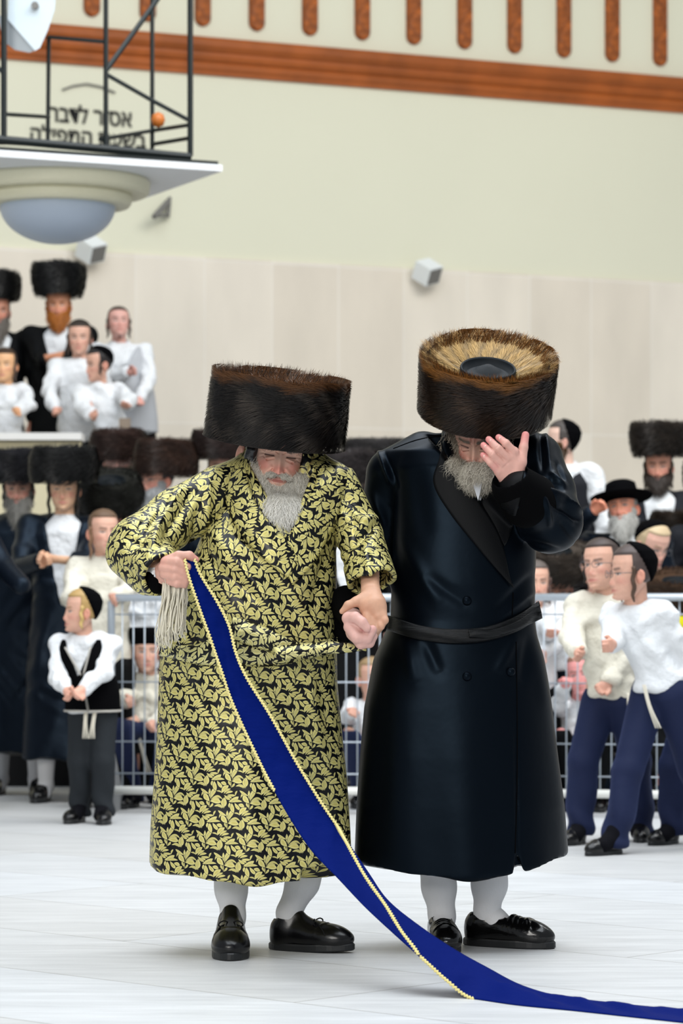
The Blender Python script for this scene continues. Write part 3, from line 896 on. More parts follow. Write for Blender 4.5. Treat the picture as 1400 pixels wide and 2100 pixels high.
def head_mesh(nz=90, nt=110, skin=(.62, .36, .26), lip=(.50, .18, .15), brow=(.08, .05, .035), eye=(.05, .035, .03),
              old=False, closed=False, child=False, red=.0, nose=1.0, ears=True, smile=0.0, ear_out=0.0, ear_s=1.0):
    V, Fq = head_base(nz, nt)
    x, y, z = V[:, 0].copy(), V[:, 1].copy(), V[:, 2].copy()
    fr = np.clip(-y / .03, 0, 1)
    d = np.zeros(len(V))
    ax = np.abs(x)
    nk = nose * (.8 if child else 1.0)
    nr = np.interp(z, [-.062, -.053, -.046, -.036, -.02, 0, .014, .03], [0, .010, .021, .026, .017, .010, .006, 0]) * nk
    nw = np.interp(z, [-.06, -.045, -.035, -.01, .02], [.016, .013, .011, .009, .010])
    d += nr * np.exp(-(ax / nw) ** 2)
    d += .009 * nk * g2(ax, z, .0145, -.047, .0068, .007)          # nostril wings
    d -= .010 * g2(ax, z, .031, .002, .017, .0115)                  # sockets
    d += .0065 * g2(ax, z, .031, .001, .0115, .0085)                # eyeballs
    d += (.004 if child else .0065) * g2(ax, z, .028, .024, .022, .0075)
    d += .006 * g2(ax, z, .043, -.028, .018, .017)                  # cheeks
    d += .006 * g2(x, z, 0, -.072, .026, .016)
    d += .0035 * g2(x, z, 0, -.066, .018, .0035) + .004 * g2(x, z, 0, -.0775, .015, .004)
    d -= .004 * g2(x, z + smile * ax * -.25, 0, -.0715, .021, .0016)
    d += .007 * g2(x, z, 0, -.103, .016, .011)
    d -= .004 * g2(x, z, 0, -.088, .018, .005)
    if closed:
        for s in (1, -1):
            d -= .0035 * seg(x, z, s * .019, -.002, s * .043, .0005, .0014)
    if old:
        d0 = d.copy()
        for s in (1, -1):
            d -= .004 * seg(x, z, s * .016, -.040, s * .030, -.066, .0028)      # nose to mouth folds
            d += .003 * seg(x, z, s * .022, -.036, s * .040, -.056, .006)
            d -= .0024 * seg(x, z, s * .018, -.010, s * .036, -.016, .0020)     # bags
            d -= .0022 * seg(x, z, s * .036, -.016, s * .045, -.008, .0020)
            d += .0026 * seg(x, z, s * .020, -.006, s * .040, -.011, .0030)
            for q in (-.004, .003, .010):
                d -= .0015 * seg(x, z, s * .046, q, s * .058, q * 1.8 - .002, .0016)
            d -= .0030 * seg(x, z, s * .0055, .020, s * .009, .036, .0018)      # frown
            d += .0035 * seg(x, z, s * .013, .018, s * .030, .021, .0045)
            d -= .0020 * seg(x, z, s * .006, .006, s * .016, .012, .0016)
        d += .0025 * g2(x, z, 0, .03, .005, .012)
        d = d0 + (d - d0) * 2.0; d -= .004 * g2(ax, z, .031, .006, .016, .010)
        for q in (.040, .048, .056): d -= .0011 * seg(x, z, -.035, q, .035, q + .002, .0018)
    V[:, 1] -= d * fr
    V[:, 2] -= .012 * nk * g2(ax, z, 0, -.042, .012, .012) * fr * (.6 if not child else 0)
    # colour
    sk = np.array(skin); C = np.repeat(sk[None], len(V), 0)
    pink = np.array([.60, .20, .16])
    w = np.clip((.45 + red) * (g2(ax, z, .045, -.03, .02, .018) + 1.1 * g2(x, z, 0, -.04, .018, .014) + red * g2(x, z, 0, .035, .03, .018)), 0, .75) * fr
    C = C * (1 - w[:, None]) + pink * w[:, None]
    lp = np.clip(1.5 * g2(x, z + smile * ax * -.25, 0, -.0715, .023, .0062), 0, 1) * fr
    C = C * (1 - lp[:, None]) + np.array(lip) * lp[:, None]
    bw = np.clip(1.6 * seg(ax, z, .014, .020, .044, .024, .0045), 0, 1) * fr
    C = C * (1 - bw[:, None]) + np.array(brow) * bw[:, None]
    if closed:
        e = np.clip(1.5 * seg(ax, z, .019, -.0015, .043, .000, .0018), 0, 1) * fr
        C = C * (1 - e[:, None]) + np.array([.10, .05, .045]) * e[:, None]
    else:
        ee = (((ax - .0315) / .0145) ** 2 + ((z - .001) / .0058) ** 2)
        w = (np.clip((1.15 - ee) * 4, 0, 1) * fr)[:, None]
        C = C * (1 - w) + np.array([.55, .50, .47]) * w
        ir = (((ax - .0315) / .0062) ** 2 + ((z - .0015) / .0062) ** 2)
        w = (np.clip((1.1 - ir) * 3, 0, 1) * fr * (ee < 1.1))[:, None]
        C = C * (1 - w) + np.array(eye) * w
        w = np.clip(1.3 * seg(ax, z, .017, .004, .046, .0045, .002), 0, 1)[:, None] * fr[:, None]
        C = C * (1 - w) + np.array([.06, .035, .03]) * w
    parts = [(V, Fq)]; cols = [C]
    if ears:
        for s in (1, -1):
            S = SDF((-.03, -.03, -.045), (.03, .035, .045), .003 if nz > 100 else .005)
            S.ell((0, 0, 0), (.007, .019, .031), k=0)
            S.fn(lambda X, Y, Z: np.sqrt(((X - .008) / .006) ** 2 + ((Y + .004) / .011) ** 2 + ((Z - .003) / .020) ** 2) * .008 - .008 + 0 * X, (-.03, -.03, -.04), (.03, .03, .04))
            S.ell((-.002, -.006, -.027), (.006, .008, .009), k=.006)
            v, f = S.mesh(); v = relax(v, f, 2)
            a = math.radians(24)
            v = v @ np.array([[math.cos(a), math.sin(a), 0], [-math.sin(a), math.cos(a), 0], [0, 0, 1]]).T if False else v
            v[:, 0] += np.clip(v[:, 1] + .01, 0, 1) * .55
            if s < 0: v[:, 0] *= -1; f = f[:, ::-1]
            v = v * ear_s + np.array([s * (.0745 + ear_out), .012, -.012])
            parts.append((v, f)); cols.append(np.repeat(np.array([[sk[0] * 1.0, sk[1] * .8, sk[2] * .78]]), len(v), 0))
    V, Fs = join(parts)
    return V, np.concatenate(Fs), np.concatenate(cols)

def head_region(offset_fn, nz=60, nt=80):
    """a cap, beard or head of hair: the skull pushed out where offset_fn > 0, tucked inside elsewhere"""
    V, Fq = head_base(nz, nt)
    N = vnormals(V, Fq)
    if N[:, 2][V[:, 2] > .1].mean() < 0: N = -N
    c = V - np.array([0, .01, 0]); r = np.linalg.norm(c, axis=1, keepdims=True); N = c / r
    o = offset_fn(V)
    d = V + N * o[0][:, None] + (o[1] if len(o) > 1 else 0)
    return d, Fq

def place(V, H, R, s=1.0): return (V * s) @ R.T + H

def beard_region(length=.08, width=1.0, full=1.0):
    def fn(V):
        x, y, z = V.T
        ax = np.abs(x)
        low = np.clip((-.030 - z - .55 * np.clip(.055 - ax, 0, 1)) / .02, 0, 1)         # below cheeks
        side = np.clip((.005 - z) / .03, 0, 1) * np.clip((ax - .056) / .012, 0, 1) * (y < .035)
        mou = g2(x, z, 0, -.060, .030, .006) * .8
        lipgap = 1 - .95 * g2(x, z, 0, -.0725, .018, .0045)
        w = np.clip(np.maximum(np.maximum(low, side), mou) * lipgap, 0, 1) * np.clip((.04 - y) / .02, 0, 1)
        off = -.006 + w * (.014 + .006 * full)
        drop = np.zeros_like(V)
        chin = np.clip((-.075 - z) / .04, 0, 1) * w
        drop[:, 2] = -length * chin ** 1.2
        drop[:, 1] = -.02 * chin
        drop[:, 0] = -x * chin * .30 * width
        return off, drop
    return fn
def hair_region(th=.009, front=.075, sidez=-.02, crop=False):
    def fn(V):
        x, y, z = V.T
        ax = np.abs(x)
        w = np.clip((z - front + .9 * np.clip(y + .02, 0, 1)) / .012, 0, 1)
        back = np.clip((y - .022) / .012, 0, 1) * np.clip((z - sidez + .02) / .02, 0, 1)
        side = np.clip((ax - .062) / .006, 0, 1) * np.clip((z - .0) / .012, 0, 1) * np.clip((y + .025) / .01, 0, 1)
        w = np.maximum(np.maximum(w, back), side)
        return (-.006 + w * (th + .006),)
    return fn
def kippah_region(th=.014, tilt=.9, lim=.045):
    def fn(V):
        x, y, z = V.T
        q = z * math.cos(tilt) + y * math.sin(tilt)
        w = np.clip((q - lim) / .007, 0, 1)
        return (-.008 + w * (th + .008),)
    return fn

# ------------------------------------------------------------------ hats
def fur_hat(parent, c, R, rb, rt, h, strands=2500, seed=1, dark=(.010, .008, .007), tip=(.05, .035, .025), inner=(.06, .035, .02), rim=None,
            L=.05, w=.0022, open_top=True, inner_r=.09, depth=.05, name='fur_hat', flow=1.0, bowl_strands=0, rimtips=0, cap=True, hl=.05, shag=.25, rnd=0.0):
    """drum of fur: rb bottom radius, rt top radius, centre c is the middle of the drum"""
    r = np.random.default_rng(seed)
    b = MB()
    n = 56
    f_ = lambda t: (rb + (rt - rb) * t) * (1 - rnd * abs(2 * t - 1) ** 3)
    prof = [(rb * .55, -h / 2 + .01), (f_(0) * .9, -h / 2), (f_(.05) * .985, -h / 2 + .012), (f_(.2), -h * .3), (f_(.35), -h * .15), (f_(.5) + .003, 0), (f_(.65), h * .15), (f_(.8), h * .3), (f_(.9), h / 2 - .02), (f_(.98) * .98, h / 2 - .004), (f_(1) * .92, h / 2)]
    if open_top: prof += [(rt * .75, h / 2 - depth * .55), (inner_r * 1.15, h / 2 - depth), (inner_r, h / 2 - depth - .012), (.001, h / 2 - depth - .012)]
    else: prof += [(rt * .6, h / 2 + .008), (.001, h / 2 + .01)]
    b.lathe(prof, c, n, R)
    V = np.concatenate(b.v); loc = (V - c) @ R
    rad = np.hypot(loc[:, 0], loc[:, 1])
    isin = (loc[:, 2] > h / 2 - depth - .02) & (rad < rt * .88) & (loc[:, 2] < h / 2 + .02)
    C = np.where(isin[:, None], np.array(inner)[None] * .8, np.array(dark)[None] * .8)
    hat = b.build(name, M_['furbase'], parent, smooth=True, col=C)
    # side strands
    N = strands
    th = r.uniform(0, 2 * np.pi, N); z = r.uniform(-h / 2 + .004, h / 2, N)
    t = (z + h / 2) / h
    rr = (rb + (rt - rb) * t) * (1 - rnd * np.abs(2 * t - 1) ** 3) - .004
    nr = np.stack([np.cos(th), np.sin(th), 0 * th], 1)
    tg = np.stack([-np.sin(th), np.cos(th), 0 * th], 1)      # tangential; at the front (-y) this points to +x
    p0 = nr * rr[:, None] + np.array([0, 0, 1]) * z[:, None]
    fz = (-1.0 + 1.25 * t) + r.normal(0, .07, N) + .22 * np.sin(5 * th + 6 * t + seed) + .12 * np.sin(17 * th - 8 * t)
    d = -tg * flow + nr * (shag + .1 * r.random(N))[:, None] * 1.0
    d[:, 2] = fz
    d /= np.linalg.norm(d, axis=1, keepdims=True)
    Ls = L * (.6 + .8 * r.random(N))
    K = 5
    ss = np.linspace(0, 1, K)
    paths = p0[:, None, :] + d[:, None, :] * (Ls[:, None] * ss)[:, :, None]
    # follow the drum rather than flying off it
    rad = np.linalg.norm(paths[:, :, :2], axis=2)
    tgt = (rr + .006 + .010 * r.random(N))[:, None] + 0 * rad
    k = np.where(rad > tgt, tgt / rad, 1) * (1 - .0 * ss)
    k = 1 + (k - 1) * .82
    paths[:, :, :2] *= k[:, :, None]
    paths[:, :, 2] = np.clip(paths[:, :, 2], -h / 2 - .012 - .004 * r.random(N)[:, None], h / 2 + .012)
    v = (.75 + .5 * r.random(N))[:, None]
    ph = th * 11 + (fz - .2) * 7 + 3 * np.sin(th * 3 + 4 * t) + r.normal(0, .35, N)
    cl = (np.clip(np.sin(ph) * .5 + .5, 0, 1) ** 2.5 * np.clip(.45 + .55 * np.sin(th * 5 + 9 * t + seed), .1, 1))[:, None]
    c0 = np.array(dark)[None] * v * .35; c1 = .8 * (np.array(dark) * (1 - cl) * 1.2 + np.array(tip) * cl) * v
    if rim is not None:
        q = np.clip((t - .86) / .1, 0, 1)[:, None] * (.6 + .6 * r.random(N))[:, None]
        c0 = c0 * (1 - q) + np.array(rim) * .6 * q; c1 = c1 * (1 - q) + np.array(rim) * q
    W = lambda q: q @ R.T + c
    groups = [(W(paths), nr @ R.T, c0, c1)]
    if rimtips:
        N = rimtips
        th = r.uniform(0, 2 * np.pi, N)
        nr = np.stack([np.cos(th), np.sin(th), 0 * th], 1); tg = np.stack([-np.sin(th), np.cos(th), 0 * th], 1)
        q = r.uniform(.80, 1.0, N)
        p0 = nr * (rt * (1 - rnd) * q - .002)[:, None]; p0[:, 2] = h / 2 - .012 - (1 - q) * depth * .8
        d = nr * .30 - tg * .35 * r.normal(1, .5, N)[:, None]; d[:, 2] = 1
        d += r.normal(0, .14, (N, 3)); d /= np.linalg.norm(d, axis=1, keepdims=True)
        Ls = .030 * (.5 + r.random(N))
        paths = p0[:, None] + d[:, None] * (Ls[:, None] * ss)[:, :, None]
        v = (.6 + .7 * r.random(N))[:, None]
        rc = np.array(rim if rim is not None else tip)
        mixd = (r.random(N) < .45)[:, None]
        groups.append((W(paths), -nr @ R.T + np.array([0, 0, 0.]), rc * v * .8, np.where(mixd, np.array(dark) * 1.6, rc) * v))
    if bowl_strands:
        N = bowl_strands
        th = r.uniform(0, 2 * np.pi, N); q = r.uniform(0, 1, N) ** .8
        nr = np.stack([np.cos(th), np.sin(th), 0 * th], 1); tg = np.stack([-np.sin(th), np.cos(th), 0 * th], 1)
        ri = inner_r + (rt * .93 - inner_r) * q
        zz = h / 2 - depth * (1 - q) - .004
        p0 = nr * ri[:, None]; p0[:, 2] = zz
        tuft = np.sin(th * 17 + q * 6)
        d = nr * (1.0)  + tg * (.35 * tuft + .2 * r.normal(0, 1, N))[:, None]; d[:, 2] = .42 + .25 * r.random(N) + .15 * tuft
        d /= np.linalg.norm(d, axis=1, keepdims=True)
        Ls = .034 * (.6 + .8 * r.random(N))
        paths = p0[:, None] + d[:, None] * (Ls[:, None] * ss)[:, :, None]
        v = (.55 + .8 * r.random(N))[:, None] * (1 + .35 * tuft[:, None])
        a_ = np.array(inner) * v; far = np.clip((q - .55) / .4, 0, 1)[:, None] * .5
        groups.append((W(paths), np.cross(tg, d) @ R.T * -1, a_ * .8, a_ * (1 - far) * 1.15 + far * np.array(rim if rim is not None else tip) * v))
    Pp = np.concatenate([g[0] for g in groups]); Nn = np.concatenate([g[1] for g in groups])
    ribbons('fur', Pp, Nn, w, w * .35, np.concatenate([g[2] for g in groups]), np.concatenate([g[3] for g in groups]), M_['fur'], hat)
    if open_top and cap:
        cb = MB().lathe([(inner_r * 1.02, h / 2 - depth - .02), (inner_r * 1.02, h / 2 - depth + .012), (inner_r * .98, h / 2 - depth + .017), (inner_r * .93, h / 2 - depth + .012), (inner_r * .82, h / 2 - depth - .008),
                         (inner_r * .45, h / 2 - depth + .008), (inner_r * .15, h / 2 - depth + .022), (.0005, h / 2 - depth + .023)], c, 48, R)
        cb.build('velvet_cap', M_['kippah_shine'] if 'kippah_shine' in M_ else M_['kippah'], hat, smooth=True)
    return hat
M_['kippah_shine'] = mat('black_velvet_crown', (.002, .004, .006), .6, .15, sheen=.03, sheen_col=(.15, .35, .55))

def beard_strands(name, parent, V, Fq, n, L, c0, c1, down=np.array([0, -.15, -1.]), seed=1, curl=.006, w=.0009, K=9, fit=None, out=.35, name_mat='hair'):
    r = np.random.default_rng(seed)
    p, f = sample_tris(V, Fq, n, r)
    N = vnormals(V, Fq)[Fq[f, 0]]
    if fit is not None:
        ok = fit(p); p, N = p[ok], N[ok]
    n = len(p)
    d = np.array(down)[None] * .8 + N * out + r.normal(0, .18, (n, 3))
    d /= np.linalg.norm(d, axis=1, keepdims=True)
    Ls = L * (.45 + .9 * r.random(n))
    s = np.linspace(0, 1, K)
    a = np.cross(d, r.normal(0, 1, (n, 3))); a /= np.linalg.norm(a, axis=1, keepdims=True); b = np.cross(d, a)
    ph = r.uniform(0, 6.28, n)[:, None]; fr = r.uniform(5, 11, n)[:, None]
    cu = curl * (.3 + r.random(n))[:, None] * s[None] ** .7
    path = p[:, None] + d[:, None] * (Ls[:, None] * s)[:, :, None] + a[:, None] * (cu * np.cos(ph + fr * s))[:, :, None] + b[:, None] * (cu * np.sin(ph + fr * s))[:, :, None]
    path[:, :, 2] -= (Ls[:, None] * .25) * s ** 2
    v = (.72 + .5 * r.random(n))[:, None]
    nn = N + np.array([0, -.6, .2]); 
    return ribbons(name, path, nn, w, w * .5, np.array(c0) * v, np.array(c1) * v, M_[name_mat], parent)

# ------------------------------------------------------------------ shoes
def shoe(parent, heel, yaw, L=.29, m='leather', laces=True, open_=.085, wf=1.0, toe_up=0.0, style='lace'):
    """heel: world point at the back of the heel on the floor; yaw degrees, 0 points to the camera"""
    R = rot(yaw, 0, 0)
    k = L / .29
    S = SDF((-.075, -.33, -.01), (.075, .035, .17), .0035)
    # local: toe towards -y
    S.ell((0, -.225, .036), (.047 * wf, .068, .036), k=.01)
    S.ell((0, -.18, .045), (.046 * wf, .08, .045), k=.03)
    S.ell((0, -.11, .052), (.040 * wf, .08, .055), k=.03)
    S.ell((0, -.045, .045), (.036 * wf, .046, .06), k=.03)
    if style == 'lace':
        S.cone((0, -.045, .075), (0, -.060, .098), .036, .036, k=.02)
        S.cone((0, -.13, .075), (0, -.085, .125), .026, .024, k=.015, flat=((0, .8, .6), .45))
        S.cone((0, -.045, .09), (0, -.055, .20), .028, .034, sub=True)
    else:
        S.cone((0, -.045, .07), (0, -.07, .078), .036, .034, k=.02)
        S.cone((0, -.04, .072), (0, -.125, .092), .027, .030, sub=True)
        S.cone((0, -.05, .09), (0, -.08, .2), .028, .045, sub=True)
    S.fn(lambda X, Y, Z: Z - .014 + 0 * X + 0 * Y, (-.1, -.4, -.02), (.1, .1, .02))
    V, Fq = S.mesh(); V = relax(V, Fq, 2)
    ax = np.abs(V[:, 0])
    if style != 'lace':   # puckered vamp
        g = np.clip((V[:, 2] - .045) / .02, 0, 1) * np.exp(-((V[:, 1] + .165) / .035) ** 2)
        V[:, 2] += g * .0018 * np.sin(V[:, 1] * 380 + 2 * np.sin(V[:, 0] * 70))
        g = np.exp(-((V[:, 1] + .205 + ax * .5) / .006) ** 2) * np.clip((V[:, 2] - .04) / .02, 0, 1)
        V[:, 2] += .004 * g
    else:
        g = np.exp(-((V[:, 1] + .205 - ax * .6) / .005) ** 2) * np.clip((V[:, 2] - .035) / .02, 0, 1)
        V[:, 2] += .0025 * g
    Wd = lambda v: (v * np.array([k, k, k])) @ R.T + np.array(heel) + np.array([0, 0, 0])
    tilt = lambda v: np.stack([v[:, 0], v[:, 1], v[:, 2] + np.clip(-v[:, 1] - .15, 0, 1) * toe_up], 1)
    s = mk('shoe', Wd(tilt(V)), Fq, M_[m], parent)
    # sole outline
    out = []
    for a in np.linspace(0, 2 * math.pi, 48, endpoint=False):
        sy = math.cos(a); sx = math.sin(a)
        yy = -.145 + sy * .150
        hw = np.interp(yy, [-.296, -.28, -.23, -.18, -.12, -.06, -.02, .006], [.012, .034, .051, .050, .042, .040, .036, .012]) * wf
        out.append((sx * hw if abs(sx) < 1 else sx * hw, yy))
    out = [(math.copysign(min(1, abs(math.sin(2 * math.pi * i / 48)) ** .5), math.sin(2 * math.pi * i / 48)) * np.interp(y_, [-.296, -.28, -.23, -.18, -.12, -.06, -.02, .006], [.02, .038, .0515, .050, .043, .041, .037, .02]) * wf, y_) for i, (x_, y_) in enumerate(out)]
    b = MB()
    Vv = []
    for z_, sc in ((0.0, .97), (.004, 1.0), (.019, 1.0), (.024, .97)):
        Vv += [(x_ * sc, -.145 + (y_ + .145) * sc, z_) for x_, y_ in out]
    Vv = tilt(np.array(Vv)); nn = len(out)
    b.add(Wd(Vv), [tuple(range(nn))[::-1], tuple(3 * nn + i for i in range(nn))] + [(l * nn + i, l * nn + (i + 1) % nn, (l + 1) * nn + (i + 1) % nn, (l + 1) * nn + i) for l in range(3) for i in range(nn)])
    b.build('sole', M_['sole'], s)
    if laces:
        lb = MB()
        for i, (y_, z_) in enumerate(((-.150, .088), (-.135, .099), (-.120, .110), (-.108, .119))):
            pts = [(-.022, y_ + .006, z_ - .006), (-.008, y_ - .002, z_ + .002), (.008, y_ - .002, z_ + .002), (.022, y_ + .006, z_ - .006)]
            lb.tube(Wd(tilt(np.array(pts))), .0026, 6)
        for q in (1, -1):
            pts = [(0, -.150, .094), (q * .02, -.165, .104), (q * .036, -.17, .094), (q * .026, -.16, .086), (0, -.150, .092)]
            lb.tube(Wd(tilt(resample(pts, 14))), .0022, 6)
            pts = [(0, -.150, .094), (q * .028, -.180, .090), (q * .044, -.205, .068), (q * .050, -.215, .052)]
            lb.tube(Wd(tilt(resample(pts, 12))), .0022, 6)
        lb.build('laces', M_['lace'], s, smooth=True)
    return s

def skin_col(V, base=(.62, .36, .27), tipcol=None, tips=None):
    C = np.repeat(np.array(base)[None], len(V), 0)
    if tips is not None:
        for (p, r_) in tips:
            w = np.clip(1.2 - np.linalg.norm(V - np.array(p), axis=1) / r_, 0, 1)[:, None] * .8
            C = C * (1 - w) + np.array(tipcol) * w
    return C

# ================================================================== the old man in the brocade robe
root = empty('person', (P(570, 1950, 8.95)[0], 8.95, 0), 'elderly bearded person in gold leaf patterned robe and dark fur hat, holding a blue sash', 'person')
YB = 8.98
def rowx(y, l, r_, ry, cyo=0.0):
    z = 1 + (HY - y) * YB / F; xl = (l - 700) * YB / F; xr = (r_ - 700) * YB / F
    return (z, (xl + xr) / 2, YB + cyo, (xr - xl) / 2, ry)
rob = [rowx(915, 505, 645, .085, .03), rowx(940, 492, 660, .10, .03), rowx(965, 462, 700, .125, .02), rowx(1000, 442, 716, .150, .01), rowx(1060, 430, 706, .165, .0), rowx(1130, 400, 690, .185, -.01),
       rowx(1220, 350, 690, .205, -.01), rowx(1310, 330, 690, .21, -.01), rowx(1400, 326, 692, .22, 0), rowx(1500, 323, 703, .23, 0), rowx(1600, 316, 712, .24, 0), rowx(1700, 309, 719, .25, 0), rowx(1830, 306, 724, .255, 0)]
S = SDF((-.62, 8.60, .14), (.12, 9.32, 1.56), .006)
S.loft(rob, k=0, n=2.25)
S.cone(P(520, 985, 9.0), P(455, 1010, 9.0), .07, .085, k=.05); S.cone(P(630, 975, 9.02), P(672, 1000, 9.0), .07, .08, k=.05)
# neck opening and V
v0 = P(592, 1096, 8.8)
def wedge(X, Y, Z):
    zz = (Z - v0[2]); w = .030 + 0 * zz
    half = np.clip(zz, 0, 1) * .46
    cx = v0[0] - zz * .10
    return np.maximum(np.maximum(np.abs(X - cx) - half, Y - 8.93), -zz) + 0 * X
S.fn(wedge, (-.5, 8.5, v0[2] - .02), (.1, 8.95, 1.6))
S.cone(P(570, 955, 8.98), P(570, 880, 8.96), .076, .085, sub=True)
# hem: the overlapping front panel hangs lower
hx = P(618, 1800, 8.75)[0]
def hem(X, Y, Z):
    q = (X + .22) ** 2 * .28
    step = np.where((X > hx) & (Y < 8.9), .036, 0.0)
    return Z - (.222 + q + step + np.clip(Y - 8.8, 0, 1) * .05)
S.fn(hem, (-.7, 8.5, .1), (.2, 9.4, .34))
V, Fq = S.mesh(); V = relax(V, Fq, 3); N = vnormals(V, Fq)
th = np.arctan2(V[:, 0] + .265, -(V[:, 1] - YB))
low = np.clip((.95 - V[:, 2]) / .7, 0, 1)
V = V + N * (low * (.006 * np.sin(th * 5 + 1.2 + V[:, 2]) + .003 * np.sin(th * 11 + 3 * V[:, 2])))[:, None]
V = crease(V, N, [(450, 985, 470, 1075, .016, -.020), (470, 1075, 540, 1135, .014, -.014), (425, 1060, 470, 1180, .022, .012), (410, 1130, 520, 1230, .02, -.010), (440, 1090, 560, 1240, .02, .010),
    (560, 1180, 620, 1300, .02, -.008), (680, 1090, 640, 1270, .02, -.012), (665, 1120, 600, 1230, .02, .008), (360, 1260, 430, 1350, .016, -.010), (400, 1230, 470, 1330, .014, .008),
    (350, 1370, 430, 1450, .02, -.008), (660, 1380, 690, 1560, .025, -.012), (630, 1350, 650, 1520, .02, .006), (617, 1500, 617, 1800, .006, -.005), (690, 960, 700, 1040, .02, .006)])
N = vnormals(V, Fq)
robeV, robeF = V, Fq
uc = np.arctan2(V[:, 0] + .275, -(V[:, 1] - YB)) * .235
U = np.stack([uc, V[:, 2]], 1)[Fq.ravel()].reshape(-1, 4, 2)
mx = U[:, :, 0].max(1, keepdims=True); wrap = (mx - U[:, :, 0].min(1, keepdims=True)) > .6
U[:, :, 0] = np.where(wrap & (U[:, :, 0] < 0), U[:, :, 0] + 2 * math.pi * .235, U[:, :, 0])
robe = mk('robe', V, Fq, M_['brocade'], root, uv=U.reshape(-1, 2))
robeT = bvh(V, Fq)

def sleeve_uv(V, Fq, pts, ref, rr=.075):
    pts = [np.array(p) for p in pts]
    best = np.full(len(V), 1e9); su = np.zeros(len(V)); sv = np.zeros(len(V)); acc = 0
    for a, b in zip(pts[:-1], pts[1:]):
        ba = b - a; L = np.linalg.norm(ba); t = np.clip((V - a) @ ba / L ** 2, 0, 1)
        q = V - a - t[:, None] * ba; d = np.linalg.norm(q, axis=1)
        e1 = np.cross(ba, ref); e1 /= np.linalg.norm(e1); e2 = np.cross(ba / L, e1)
        an = np.arctan2(q @ e1, q @ e2) * rr
        tt = (V - a) @ ba / L
        m_ = d < best
        best[m_] = d[m_]; su[m_] = an[m_]; sv[m_] = (acc + tt)[m_]; acc += L
    U = np.stack([su, -sv], 1)[Fq.ravel()].reshape(-1, 4, 2)
    mx = U[:, :, 0].max(1, keepdims=True); wrap = (mx - U[:, :, 0].min(1, keepdims=True)) > rr * 3
    U[:, :, 0] = np.where(wrap & (U[:, :, 0] < 0), U[:, :, 0] + 2 * math.pi * rr, U[:, :, 0])
    return U.reshape(-1, 2)
# left of picture: arm bent, holding the sash
sh, el, wr = P(462, 1012, 8.98), P(283, 1118, 8.78), P(336, 1180, 8.62)
S = SDF((-.75, 8.45, .98), (-.22, 9.15, 1.44), .005)
S.cone(sh, P(360, 1062, 8.9), .092, .082, k=0); S.cone(P(360, 1062, 8.9), el, .082, .080, k=.02)
S.cone(el, wr, .082, .068, k=.02)
S.cone(P(262, 1140, 8.76), P(300, 1185, 8.68), .062, .05, k=.03)
ax_ = (wr - el) / np.linalg.norm(wr - el)
S.fn(lambda X, Y, Z: -((X - wr[0]) * ax_[0] + (Y - wr[1]) * ax_[1] + (Z - wr[2]) * ax_[2] + .004), wr - .2, wr + .2)
S.cone(wr - ax_ * .07, wr + ax_ * .1, .048, .060, sub=True)
V, Fq = S.mesh(); V = relax(V, Fq, 3); N = vnormals(V, Fq)
V = crease(V, N, [(400, 1000, 330, 1120, .014, -.016), (375, 1000, 300, 1090, .012, .010), (345, 1030, 270, 1130, .010, -.016), (330, 1065, 300, 1150, .010, .008), (300, 1060, 262, 1120, .010, -.010),
    (250, 1100, 330, 1130, .010, -.008), (240, 1125, 300, 1160, .012, .006), (410, 1040, 390, 1140, .014, -.014), (430, 990, 420, 1090, .012, .010), (240, 1160, 290, 1190, .010, -.007)])
uv = sleeve_uv(V, Fq, (sh, P(360, 1062, 8.9), el, wr), np.array([0, 1., .2]))
mk('sleeve', V, Fq, M_['brocade'], root, uv=uv)
# right of picture: arm hanging, linked
sh2, el2, wr2 = P(678, 1000, 9.0), P(735, 1095, 8.93), P(764, 1196, 8.78)
S = SDF((-.12, 8.55, 1.0), (.2, 9.15, 1.44), .005)
S.cone(sh2, el2, .085, .068, k=0); S.cone(el2, wr2, .068, .074, k=.02)
ax_ = (wr2 - el2) / np.linalg.norm(wr2 - el2)
S.fn(lambda X, Y, Z: -((X - wr2[0]) * ax_[0] + (Y - wr2[1]) * ax_[1] * .5 + (Z - wr2[2]) * ax_[2] + .006 * np.sin(X * 60)), wr2 - .2, wr2 + .2)
S.cone(wr2 - ax_ * .09, wr2 + ax_ * .1, .05, .068, sub=True)
V, Fq = S.mesh(); V = relax(V, Fq, 3); N = vnormals(V, Fq)
V = crease(V, N, [(690, 1010, 760, 1060, .010, -.010), (700, 1060, 770, 1070, .010, .012), (700, 1130, 770, 1078, .012, -.022), (695, 1100, 770, 1062, .010, .012), (700, 1160, 750, 1110, .010, -.014), (745, 1110, 760, 1190, .012, .008), (700, 1030, 740, 1090, .012, -.008)])
uv = sleeve_uv(V, Fq, (sh2, el2, wr2), np.array([0, 1., .2]))
mk('sleeve', V, Fq, M_['brocade'], root, uv=uv)

# shawl collar and front overlap
strip('lapel', robeT, [(484, 962), (468, 990), (463, 1030), (490, 1090), (545, 1150), (590, 1185)], [(504, 962), (512, 1000), (530, 1040), (562, 1080), (592, 1112), (612, 1150)], .006, .016, M_['brocade'], root, uvscale=1, puff=.006, uvo=(.3, .2))
strip('lapel', robeT, [(642, 928), (648, 985), (628, 1030), (608, 1070), (594, 1098), (575, 1140)], [(660, 930), (690, 975), (698, 1040), (670, 1110), (640, 1160), (600, 1200)], .006, .012, M_['brocade'], root, uvscale=1, puff=.006, uvo=(.1, .5))
